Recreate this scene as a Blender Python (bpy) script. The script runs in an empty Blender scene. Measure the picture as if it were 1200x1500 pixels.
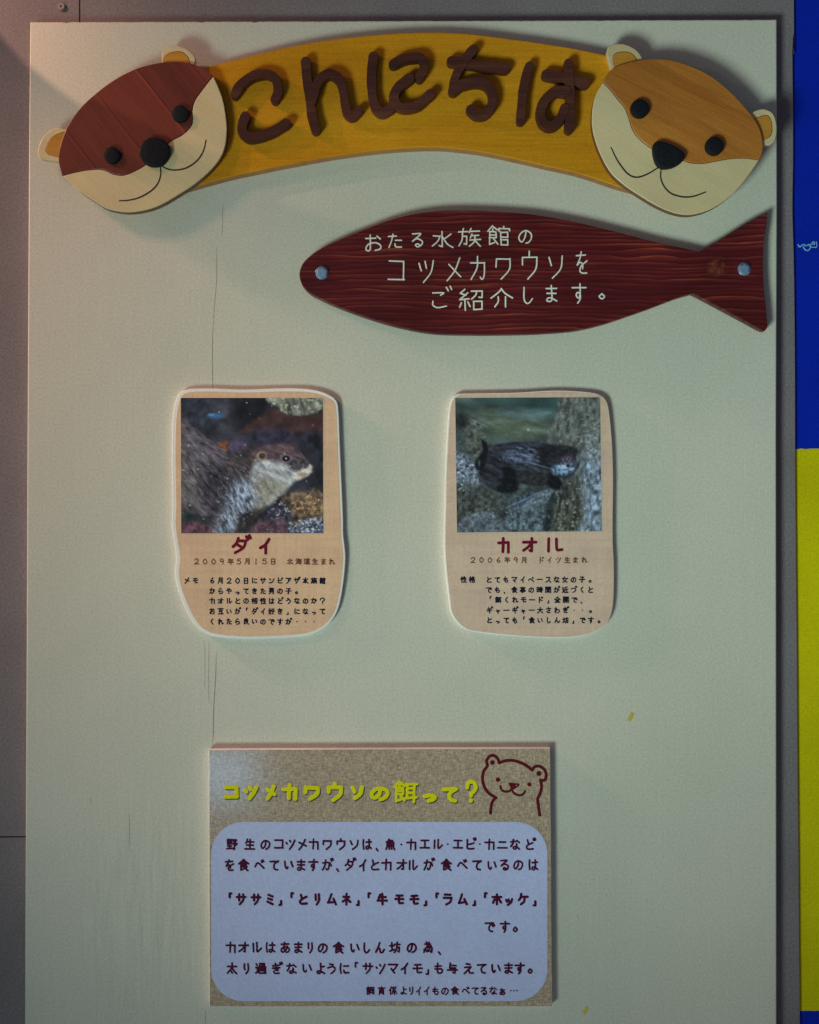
import bpy, bmesh, math, random
import numpy as np
from mathutils import Vector

# ------------------------------------------------------------------ camera, world, lamps, exposure
scene = bpy.context.scene
D = 2.0                                    # camera to board face, metres
cam_d = bpy.data.cameras.new('camera'); cam = bpy.data.objects.new('camera', cam_d)
scene.collection.objects.link(cam)
cam.location = (0, -D, 0); cam.rotation_euler = (math.radians(90), 0, 0)
cam_d.sensor_fit = 'VERTICAL'; cam_d.sensor_height = 24
cam_d.lens = 12 / (0.75 / D); cam_d.clip_start = 0.05; cam_d.clip_end = 60
scene.camera = cam

world = bpy.data.worlds.new('World'); scene.world = world; world.use_nodes = True
bg = world.node_tree.nodes['Background']
bg.inputs[0].default_value = (0.80, 0.84, 1.0, 1); bg.inputs[1].default_value = 0.105

def lamp(name, kind, loc, target, energy, color, **kw):
    d = bpy.data.lights.new(name, kind); o = bpy.data.objects.new(name, d)
    scene.collection.objects.link(o)
    o.location = loc
    o.rotation_euler = (Vector(target) - Vector(loc)).to_track_quat('-Z', 'Y').to_euler()
    d.energy = energy; d.color = color
    for k, v in kw.items(): setattr(d, k, v)
    return o
# cool soft daylight from below left in front (shadows go up and to the right)
lamp('window_light', 'SPOT', (-1.9, -3.0, -1.9), (0.58, 0, 0.36), 535, (0.765, 1.0, 0.84),
     spot_size=math.radians(35), spot_blend=1.0, shadow_soft_size=0.6)
# warm lamp grazing the wall from the upper left; its cone gives the slanting edge of light
lamp('warm_spot', 'SPOT', (-0.80, -0.30, 0.90), (-0.4107, 0, 0.8523), 5.3, (1.0, 0.56, 0.37),
     spot_size=math.radians(60), spot_blend=0.04, shadow_soft_size=0.006)
# second warm lamp, higher and farther, on the left third of the board
lamp('warm_lamp', 'SPOT', (-1.9, -1.4, 1.6), (-0.64, 0, 0.34), 74, (1.0, 0.50, 0.28),
     spot_size=math.radians(29), spot_blend=1.0, shadow_soft_size=0.22)
# third warm lamp far up to the left, skimming the cards and the poster's top edge
lamp('warm_graze', 'SPOT', (-2.5, -0.27, 1.6), (-0.25, 0, -0.08), 215, (1.0, 0.58, 0.42),
     spot_size=math.radians(25), spot_blend=0.55, shadow_soft_size=0.16)
# small cool window behind the camera, mirrored in the poster's laminate
lamp('far_window', 'AREA', (-0.63, -2.6, -0.875), (-0.27, 0, -0.38), 1.0, (0.36, 0.66, 1.0), shape='RECTANGLE', size=0.22, size_y=0.17)
scene.view_settings.view_transform = 'Standard'
scene.view_settings.look = 'None'
scene.view_settings.exposure = 0.0
scene.view_settings.gamma = 1.0
scene.view_settings.use_curve_mapping = False

# ------------------------------------------------------------------ helpers
rnd = random.Random(7)
def lin(c):
    c = c / 255.0
    return c / 12.92 if c <= 0.04045 else ((c + 0.055) / 1.055) ** 2.4
def P(px, py, h):
    """point h metres in front of the board, seen at photo position (px, py)"""
    k = (D - h) / D / 1000.0
    return ((px - 600) * k, -h, (750 - py) * k)

def crom(pts, closed=False, step=3.0):
    """Catmull-Rom through points; a point with a third entry is a sharp corner"""
    n = len(pts); out = []
    xy = [(p[0], p[1]) for p in pts]; sharp = [len(p) > 2 for p in pts]
    rng = range(n if closed else n - 1)
    for i in rng:
        p1, p2 = xy[i], xy[(i + 1) % n]
        p0 = xy[i - 1] if (closed or i > 0) else (2 * p1[0] - p2[0], 2 * p1[1] - p2[1])
        p3 = xy[(i + 2) % n] if (closed or i + 2 < n) else (2 * p2[0] - p1[0], 2 * p2[1] - p1[1])
        if sharp[i]: p0 = (2 * p1[0] - p2[0], 2 * p1[1] - p2[1])
        if sharp[(i + 1) % n]: p3 = (2 * p2[0] - p1[0], 2 * p2[1] - p1[1])
        L = math.hypot(p2[0] - p1[0], p2[1] - p1[1]); m = max(1, int(L / step))
        for j in range(m):
            t = j / m; t2 = t * t; t3 = t2 * t
            out.append(tuple(0.5 * (2 * p1[k] + (p2[k] - p0[k]) * t + (2 * p0[k] - 5 * p1[k] + 4 * p2[k] - p3[k]) * t2
                                    + (3 * p1[k] - p0[k] - 3 * p2[k] + p3[k]) * t3) for k in (0, 1)))
    if not closed: out.append(xy[-1])
    return out

def area(poly):
    return 0.5 * sum(poly[i - 1][0] * poly[i][1] - poly[i][0] * poly[i - 1][1] for i in range(len(poly)))
def inset(poly, d):
    """move every vertex of a closed outline inwards by d"""
    s = 1 if area(poly) > 0 else -1
    n = len(poly); out = []
    for i in range(n):
        a, b, c = poly[i - 1], poly[i], poly[(i + 1) % n]
        e1 = (b[0] - a[0], b[1] - a[1]); e2 = (c[0] - b[0], c[1] - b[1])
        l1 = math.hypot(*e1) or 1e-9; l2 = math.hypot(*e2) or 1e-9
        nx = -(e1[1] / l1 + e2[1] / l2); ny = (e1[0] / l1 + e2[0] / l2)
        q = math.hypot(nx, ny) or 1e-9
        k = min(2.0 / q, 1.6)
        out.append((b[0] + s * d * k * nx / q, b[1] + s * d * k * ny / q))
    return out

class MB:
    def __init__(s): s.v = []; s.f = []; s.edge = []
    def ring_stack(s, rings, cap=True):
        base = len(s.v); n = len(rings[0])
        for r in rings: s.v += r
        for a in range(len(rings) - 1):
            for i in range(n):
                j = (i + 1) % n
                s.f.append((base + a * n + i, base + a * n + j, base + (a + 1) * n + j, base + (a + 1) * n + i))
        if cap: s.f.append(tuple(base + (len(rings) - 1) * n + i for i in range(n)))
    def box(s, a, b):
        (x0, y0, z0), (x1, y1, z1) = a, b
        k = len(s.v)
        s.v += [(x0, y0, z0), (x1, y0, z0), (x1, y1, z0), (x0, y1, z0), (x0, y0, z1), (x1, y0, z1), (x1, y1, z1), (x0, y1, z1)]
        s.f += [tuple(k + i for i in q) for q in ((0, 3, 2, 1), (4, 5, 6, 7), (0, 1, 5, 4), (1, 2, 6, 5), (2, 3, 7, 6), (3, 0, 4, 7))]
    def plate(s, outline, h0, h1, bevel=0.0012, back=True):
        """flat board: outline in photo px as seen on its front face, standing from h0 to h1"""
        w = [P(x, y, h1)[::2] for x, y in outline]
        lv = [(0, h0), (0, h1 - bevel), (bevel * 0.35, h1 - bevel * 0.35), (bevel, h1)] if bevel else [(0, h0), (0, h1)]
        rings = [[(x, -h, z) for x, z in (inset(w, d) if d else w)] for d, h in lv]
        f0 = len(s.f); s.ring_stack(rings); s.edge += list(range(f0, f0 + len(outline)))
        if back:
            n = len(outline); k = len(s.v); s.v += rings[0]; s.f.append(tuple(range(k + n - 1, k - 1, -1)))
    def stroke(s, pts, w, hb, levels, cap=6, taper=None):
        """one pen stroke (px points) with round ends; levels = [(share of half width, height)]"""
        p = [pts[0]]
        for q in pts[1:]:
            if math.hypot(q[0] - p[-1][0], q[1] - p[-1][1]) > 0.12: p.append(q)
        if len(p) == 1: p.append((p[0][0] + 0.15, p[0][1]))
        n = len(p); tang = []
        for i in range(n):
            a, b = p[max(0, i - 1)], p[min(n - 1, i + 1)]
            l = math.hypot(b[0] - a[0], b[1] - a[1]) or 1e-9
            tang.append(((b[0] - a[0]) / l, (b[1] - a[1]) / l))
        hw = [0.5 * w * (taper(i / (n - 1)) if taper else 1.0) for i in range(n)]
        top = hb + levels[-1][1]
        rings = []
        for f, h in levels:
            ring = []
            for i in range(n):
                r = hw[i] * f; t = tang[i]; ring.append((p[i][0] - t[1] * r, p[i][1] + t[0] * r))
            for k in range(1, cap):
                a = math.pi * k / cap; r = hw[-1] * f; t = tang[-1]
                ring.append((p[-1][0] + r * (-t[1] * math.cos(a) + t[0] * math.sin(a)), p[-1][1] + r * (t[0] * math.cos(a) + t[1] * math.sin(a))))
            for i in range(n - 1, -1, -1):
                r = hw[i] * f; t = tang[i]; ring.append((p[i][0] + t[1] * r, p[i][1] - t[0] * r))
            for k in range(1, cap):
                a = math.pi * k / cap; r = hw[0] * f; t = tang[0]
                ring.append((p[0][0] + r * (t[1] * math.cos(a) - t[0] * math.sin(a)), p[0][1] + r * (-t[0] * math.cos(a) - t[1] * math.sin(a))))
            rings.append([(lambda q: (q[0], -(hb + h), q[2]))(P(x, y, top)) for x, y in ring])
        s.ring_stack(rings, cap=False)
    def build(s, name, mat, parent=None, origin=None, smooth=20, kind=None, label=None, edge=None):
        o0 = Vector(parent_world(parent)) if parent else Vector(origin or (0, 0, 0))
        me = bpy.data.meshes.new(name)
        me.from_pydata([tuple(Vector(v) - o0) for v in s.v], [], s.f)
        if edge:
            for i in s.edge: me.polygons[i].material_index = 1
        bm = bmesh.new(); bm.from_mesh(me)
        bmesh.ops.recalc_face_normals(bm, faces=bm.faces)
        big = [f for f in bm.faces if len(f.verts) > 4]
        if big: bmesh.ops.triangulate(bm, faces=big)
        bm.to_mesh(me); bm.free()
        if smooth:
            me.polygons.foreach_set('use_smooth', [True] * len(me.polygons))
            me.set_sharp_from_angle(angle=math.radians(smooth))
        me.materials.append(mat)
        if edge: me.materials.append(edge)
        o = bpy.data.objects.new(name, me); scene.collection.objects.link(o)
        if parent: o.parent = parent
        else: o.location = o0
        if kind: o['kind'] = kind
        if label: o['label'] = label
        return o

def parent_world(o):
    v = Vector((0, 0, 0))
    while o: v += o.location; o = o.parent
    return v
def tag(o, label, cat, group=None):
    o['label'] = label; o['category'] = cat
    if group: o['group'] = group
    return o
def thing(name, loc, label, cat, group=None):
    o = bpy.data.objects.new(name, None); scene.collection.objects.link(o)
    o.location = loc; o.empty_display_size = 0.05
    return tag(o, label, cat, group)

# ------------------------------------------------------------------ materials
class N:
    def __init__(s, name):
        s.m = bpy.data.materials.new(name); s.m.use_nodes = True
        s.t = s.m.node_tree; s.b = s.t.nodes['Principled BSDF']
        s.tc = s.t.nodes.new('ShaderNodeTexCoord')
    def link(s, a, b): s.t.links.new(a, b)
    def coord(s, scale=(1, 1, 1), rot=(0, 0, 0), loc=(0, 0, 0), src=None):
        m = s.t.nodes.new('ShaderNodeMapping')
        m.inputs['Scale'].default_value = scale; m.inputs['Rotation'].default_value = rot; m.inputs['Location'].default_value = loc
        s.link(src or s.tc.outputs['Object'], m.inputs['Vector']); return m.outputs[0]
    def noise(s, vec, scale, detail=3, rough=0.55, dist=0.0):
        n = s.t.nodes.new('ShaderNodeTexNoise')
        n.inputs['Scale'].default_value = scale; n.inputs['Detail'].default_value = detail
        n.inputs['Roughness'].default_value = rough; n.inputs['Distortion'].default_value = dist
        s.link(vec, n.inputs['Vector']); return n.outputs[0]
    def ramp(s, fac, stops, interp='LINEAR'):
        r = s.t.nodes.new('ShaderNodeValToRGB'); e = r.color_ramp.elements; r.color_ramp.interpolation = interp
        while len(e) > 1: e.remove(e[-1])
        e[0].position, e[0].color = stops[0][0], (*stops[0][1], 1)
        for p, c in stops[1:]:
            q = e.new(p); q.color = (*c, 1)
        s.link(fac, r.inputs[0]); return r.outputs[0]
    def mix(s, a, b, fac=1.0, mode='MULTIPLY'):
        x = s.t.nodes.new('ShaderNodeMixRGB'); x.blend_type = mode
        for sock, v in ((x.inputs[0], fac), (x.inputs[1], a), (x.inputs[2], b)):
            if isinstance(v, (int, float)): sock.default_value = v
            elif isinstance(v, tuple): sock.default_value = (*v, 1)
            else: s.link(v, sock)
        return x.outputs[0]
    def math(s, op, a, b=0.0, c=0.0):
        x = s.t.nodes.new('ShaderNodeMath'); x.operation = op
        for sock, v in zip(x.inputs, (a, b, c)):
            if isinstance(v, (int, float)): sock.default_value = v
            else: s.link(v, sock)
        return x.outputs[0]
    def bump(s, fac, strength, dist=0.001):
        b = s.t.nodes.new('ShaderNodeBump'); b.inputs['Strength'].default_value = strength; b.inputs['Distance'].default_value = dist
        s.link(fac, b.inputs['Height']); s.link(b.outputs[0], s.b.inputs['Normal'])
    def done(s, col, rough=0.5, spec=0.4, metal=0.0):
        if isinstance(col, tuple): s.b.inputs['Base Color'].default_value = (*col, 1)
        else: s.link(col, s.b.inputs['Base Color'])
        if isinstance(rough, (int, float)): s.b.inputs['Roughness'].default_value = rough
        else: s.link(rough, s.b.inputs['Roughness'])
        s.b.inputs['Specular IOR Level'].default_value = spec; s.b.inputs['Metallic'].default_value = metal
        return s.m
def g(v): return (v, v, v)
def sc(c, k): return tuple(x * k for x in c)

def speckled(name, col, amp=0.12, scale=420, rough=0.5, spec=0.4, bump=0.15, metal=0.0, big=0.1):
    n = N(name); v = n.coord()
    c = n.mix(col, n.ramp(n.noise(v, scale, 2), [(0.3, g(1 - amp)), (0.7, g(1 + amp))]))
    c = n.mix(c, n.ramp(n.noise(v, 7, 3), [(0.3, g(1 - big)), (0.7, g(1 + big))]))
    if bump: n.bump(n.noise(v, scale, 2), bump)
    return n.done(c, rough, spec, metal)

def wood(name, dark, mid, light, rot=0.0, ring=22, stretch=9, fine=0.12, rough=0.42, spec=0.45, bump=0.15, seed=0.0, planks=None, gl=1.0):
    """grain runs along local x turned by rot in the board's plane"""
    n = N(name)
    v0 = n.coord(rot=(0, rot, 0), loc=(seed, 0, seed * 0.7))
    v = n.coord((1, 1, stretch), src=v0)
    warp = n.noise(v0, 5, 2)
    big = n.noise(v, ring / stretch, 3, 0.5, 0.6)
    grain = n.noise(n.coord((2.0, 1, 60), src=v0), 5, 4, 0.65, 0.25)
    c = n.ramp(n.math('ADD', n.math('MULTIPLY', big, 0.55), n.math('MULTIPLY', grain, 0.45)), [(0.36, dark), (0.5, mid), (0.64, light)])
    c = n.mix(c, n.ramp(n.noise(v0, 420, 2), [(0.3, g(1 - fine)), (0.7, g(1 + fine))]))
    c = n.mix(c, n.ramp(warp, [(0.35, g(0.9)), (0.65, g(1.08))]))
    if planks:
        sx = n.t.nodes.new('ShaderNodeSeparateXYZ'); n.link(v0, sx.inputs[0])
        ph = n.math('MULTIPLY', n.math('ADD', sx.outputs[2], n.math('MULTIPLY', n.noise(v0, 2.5, 1), 0.012)), 1.0 / planks)
        fr = n.math('FRACT', ph)
        wn = n.t.nodes.new('ShaderNodeTexWhiteNoise'); wn.noise_dimensions = '1D'; n.link(n.math('FLOOR', ph), wn.inputs['W'])
        c = n.mix(c, n.ramp(wn.outputs[0], [(0.0, g(0.80)), (1.0, g(1.18))]))
        c = n.mix(c, n.ramp(fr, [(0.0, (0.62, .6, .6)), (0.035, (0.75, .72, .72)), (0.05, (1, 1, 1)), (0.93, (1, 1, 1)), (0.97, (1.35, 1.3, 1.28)), (1.0, (1.35, 1.3, 1.28))]))
    n.bump(grain, bump, 0.0008)
    return n.done(c, rough, spec)

def board_paint():
    n = N('cream board paint'); v = n.coord()
    streak = n.noise(n.coord((55, 1, 1.6)), 3, 4, 0.6)
    mott = n.noise(v, 3.2, 4, 0.6)
    c = n.mix((0.63, 0.615, 0.545), n.ramp(streak, [(0.3, g(0.985)), (0.7, g(1.015))]))
    c = n.mix(c, n.ramp(mott, [(0.3, (0.93, 0.95, 0.94)), (0.7, (1.05, 1.03, 1.04))]))
    c = n.mix(c, n.ramp(n.noise(v, 300, 3, 0.8), [(0.3, (0.84, 0.85, 0.83)), (0.7, (1.15, 1.14, 1.16))]))
    # scuffed, rubbed patch low on the left side
    sx = n.t.nodes.new('ShaderNodeSeparateXYZ'); n.link(v, sx.inputs[0])
    dx = n.math('DIVIDE', n.math('SUBTRACT', sx.outputs[0], -0.39), 0.13)
    dz = n.math('DIVIDE', n.math('SUBTRACT', sx.outputs[2], -0.58), 0.22)
    rr = n.math('ADD', n.math('MULTIPLY', dx, dx), n.math('MULTIPLY', dz, dz))
    blob = n.ramp(rr, [(0.0, g(1)), (1.0, g(0))], 'EASE')
    sc2 = n.ramp(n.noise(n.coord((60, 1, 4)), 2.2, 5, 0.7), [(0.42, g(0)), (0.62, g(1))])
    c = n.mix(c, n.mix(g(1.0), n.mix((0.955, 0.96, 0.97), (1.07, 1.07, 1.07), sc2, 'MIX'), blob, 'MIX'))
    n.bump(n.math('ADD', n.math('MULTIPLY', streak, 0.35), n.math('MULTIPLY', n.noise(v, 300, 2), 0.4)), 0.16, 0.001)
    return n.done(c, 0.5, 0.35)

M = {}
M['board'] = board_paint()
M['board_edge'] = speckled('board edge', (0.62, 0.56, 0.46))
M['wall'] = speckled('mauve wall paint', (0.215, 0.185, 0.205), 0.2, 300, 0.65, 0.25, 0.25)
M['plug'] = speckled('grey plastic', (0.27, 0.235, 0.235), 0.1)
M['gap'] = speckled('dark gap', (0.02, 0.016, 0.018), 0.1, bump=0)
M['blue'] = speckled('blue paint', (0.002, 0.020, 0.46), 0.2, 320, 0.6, 0.1)
M['yellow'] = speckled('yellow paint', (0.66, 0.56, 0.003), 0.12, 320, 0.6, 0.1)
M['chalk'] = speckled('pale scuff', (0.25, 0.55, 0.75), 0.3)
M['ochre'] = wood('ochre stained wood', (0.54, 0.215, 0.008), (0.65, 0.275, 0.011), (0.72, 0.325, 0.016), ring=26, stretch=14, spec=0.15)
M['ochre_edge'] = wood('orange brown sawn edge', (0.32, 0.115, 0.022), (0.42, 0.165, 0.035), (0.50, 0.21, 0.05), ring=20)
M['head_edge'] = speckled('brown sawn edge', (0.16, 0.07, 0.032), 0.2)
M['letter'] = wood('dark brown wood', (0.048, 0.013, 0.011), (0.080, 0.022, 0.015), (0.125, 0.040, 0.024), ring=30, stretch=7, rough=0.5, bump=0.4, spec=0.3)
M['maroon'] = wood('maroon stained boards', (0.135, 0.022, 0.014), (0.18, 0.031, 0.019), (0.22, 0.042, 0.024), rot=math.radians(-52), ring=16, stretch=10, planks=0.066, seed=0.013)
M['orange'] = wood('orange brown wood', (0.36, 0.115, 0.016), (0.47, 0.165, 0.024), (0.56, 0.215, 0.034), rot=math.radians(-28), ring=24, stretch=14)
M['cream'] = wood('pale varnished wood', (0.65, 0.505, 0.29), (0.70, 0.55, 0.325), (0.74, 0.59, 0.36), rot=math.radians(-35), ring=18, stretch=10, fine=0.08, spec=0.3, bump=0.08)
M['ear_orange'] = wood('orange ear wood', (0.48, 0.19, 0.02), (0.57, 0.245, 0.03), (0.62, 0.29, 0.04), ring=18)
M['black'] = speckled('black paint', (0.010, 0.011, 0.015), 0.35, 350, 0.6, 0.14, 0.3)
M['ink_line'] = speckled('burnt line', (0.03, 0.02, 0.022), 0.1, bump=0)
M['groove'] = speckled('plank groove', (0.05, 0.02, 0.015), 0.1, bump=0)
M['white'] = speckled('white paint', (0.80, 0.80, 0.74), 0.12)
M['foam'] = speckled('white board edge', (0.88, 0.86, 0.86), 0.06)
M['steel'] = speckled('zinc steel', (0.30, 0.46, 0.68), 0.1, 300, 0.35, 0.5, 0.1, metal=0.55)
M['ink_wine'] = speckled('wine ink', (0.16, 0.006, 0.03), 0.1, rough=0.5, spec=0.08, bump=0)
M['ink_brown'] = speckled('brown ink', (0.17, 0.055, 0.035), 0.1, rough=0.5, spec=0.08, bump=0)
M['ink_navy'] = speckled('navy ink', (0.012, 0.012, 0.034), 0.1, rough=0.5, spec=0.08, bump=0)
M['ink_plum'] = speckled('plum ink', (0.075, 0.006, 0.034), 0.1, rough=0.5, spec=0.08, bump=0)
M['ink_otter'] = speckled('maroon ink', (0.12, 0.008, 0.016), 0.1, rough=0.5, spec=0.08, bump=0)
M['ink_yellow'] = speckled('yellow ink', (0.78, 0.72, 0.008), 0.06, rough=0.5, spec=0.08, bump=0)
M['ink_shade'] = speckled('dark ink', (0.035, 0.032, 0.02), 0.1, bump=0)
M['lavender'] = speckled('lavender print', (0.53, 0.58, 0.93), 0.08, 300, 0.45, 0.4, 0.08, big=0.05)
M['stain'] = speckled('yellow stain', (0.60, 0.48, 0.09), 0.2, bump=0)
M['crack'] = speckled('crack line', (0.22, 0.21, 0.165), 0.2, bump=0)

def fish_wood():
    n = N('mahogany stained pine'); v0 = n.coord()
    # long wavy growth lines running along the fish, bent round the knots
    w = n.t.nodes.new('ShaderNodeTexWave'); w.wave_type = 'BANDS'; w.bands_direction = 'Z'; w.wave_profile = 'SAW'
    w.inputs['Scale'].default_value = 44; w.inputs['Distortion'].default_value = 11.0
    w.inputs['Detail'].default_value = 2.5; w.inputs['Detail Scale'].default_value = 0.9
    n.link(n.coord((0.16, 1, 1)), w.inputs['Vector'])
    mod = n.noise(n.coord((1.2, 1, 22)), 3, 3, 0.6)
    a = n.math('MULTIPLY', w.outputs['Fac'], n.ramp(mod, [(0.35, g(0.25)), (0.7, g(1.15))]))
    fine = n.noise(n.coord((4, 1, 110)), 4, 4, 0.65)
    c = n.ramp(n.math('ADD', n.math('MULTIPLY', a, 0.72), n.math('MULTIPLY', fine, 0.28)),
               [(0.10, (0.052, 0.005, 0.008)), (0.36, (0.100, 0.008, 0.012)), (0.60, (0.158, 0.018, 0.016)), (0.84, (0.31, 0.062, 0.025))])
    c = n.mix(c, n.ramp(n.noise(v0, 9, 2), [(0.3, g(0.75)), (0.7, g(1.2))]))
    c = n.mix(c, n.ramp(n.noise(v0, 420, 2), [(0.3, g(0.85)), (0.7, g(1.15))]))
    # one reddish knot near the tail
    sx = n.t.nodes.new('ShaderNodeSeparateXYZ'); n.link(n.mix(v0, n.noise(v0, 60, 2), 0.03, 'ADD'), sx.inputs[0])
    dx = n.math('DIVIDE', n.math('SUBTRACT', sx.outputs[0], 0.283), 0.019)
    dz = n.math('DIVIDE', n.math('SUBTRACT', sx.outputs[2], 0.019), 0.013)
    rr = n.math('ADD', n.math('MULTIPLY', dx, dx), n.math('MULTIPLY', dz, dz))
    knot = n.ramp(n.noise(v0, 130, 3, 0.7), [(0.35, (0.05, 0.006, 0.007)), (0.55, (0.17, 0.032, 0.018)), (0.7, (0.26, 0.07, 0.03))])
    c = n.mix(c, knot, n.ramp(rr, [(0.0, g(1)), (0.5, g(0.9)), (1.0, g(0))]), 'MIX')
    n.bump(n.math('ADD', w.outputs['Fac'], fine), 0.25, 0.0008)
    return n.done(c, 0.42, 0.25)
M['fish'] = fish_wood()

def paper(name, col, warm):
    n = N(name); v = n.coord()
    grain = n.noise(n.coord((1.5, 1, 40)), 4, 4, 0.6, 0.4)
    grain2 = n.noise(n.coord((40, 1, 1.5)), 4, 3, 0.6, 0.4)
    c = n.mix(col, n.ramp(grain, [(0.3, g(0.94)), (0.7, g(1.05))]))
    c = n.mix(c, n.ramp(grain2, [(0.3, g(0.95)), (0.7, g(1.05))]))
    c = n.mix(c, n.ramp(n.noise(v, 18, 3), [(0.3, sc(warm, 0.93)), (0.7, (1.06, 1.04, 1.0))]))
    c = n.mix(c, n.ramp(n.noise(v, 420, 2), [(0.3, g(0.92)), (0.7, g(1.08))]))
    n.bump(n.noise(v, 40, 3), 0.12, 0.001)
    return n.done(c, 0.38, 0.4)
M['card_a'] = paper('wood print paper', (0.80, 0.53, 0.37), (1, 0.97, 0.95))
M['card_b'] = paper('pale wood print paper', (0.72, 0.53, 0.43), (1, 0.98, 1.0))

def linen():
    n = N('linen print'); v = n.coord()
    a = n.noise(n.coord((420, 1, 40)), 2.2, 3, 0.7); b = n.noise(n.coord((40, 1, 420)), 2.2, 3, 0.7)
    s = n.math('ADD', n.math('MULTIPLY', a, 0.5), n.math('MULTIPLY', b, 0.5))
    c = n.ramp(s, [(0.36, (0.24, 0.175, 0.12)), (0.5, (0.45, 0.345, 0.26)), (0.64, (0.68, 0.55, 0.43))])
    c = n.mix(c, n.ramp(n.noise(v, 260, 2), [(0.3, g(0.78)), (0.7, g(1.2))]))
    n.bump(n.noise(v, 26, 5, 0.7, 0.5), 0.045, 0.0016)
    return n.done(c, 0.13, 0.5)
M['linen'] = linen()

def vcol_mat(name):
    n = N(name); a = n.t.nodes.new('ShaderNodeVertexColor'); a.layer_name = 'print'
    return n.done(a.outputs[0], 0.35, 0.4)
M['photo'] = vcol_mat('photo print')

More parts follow.
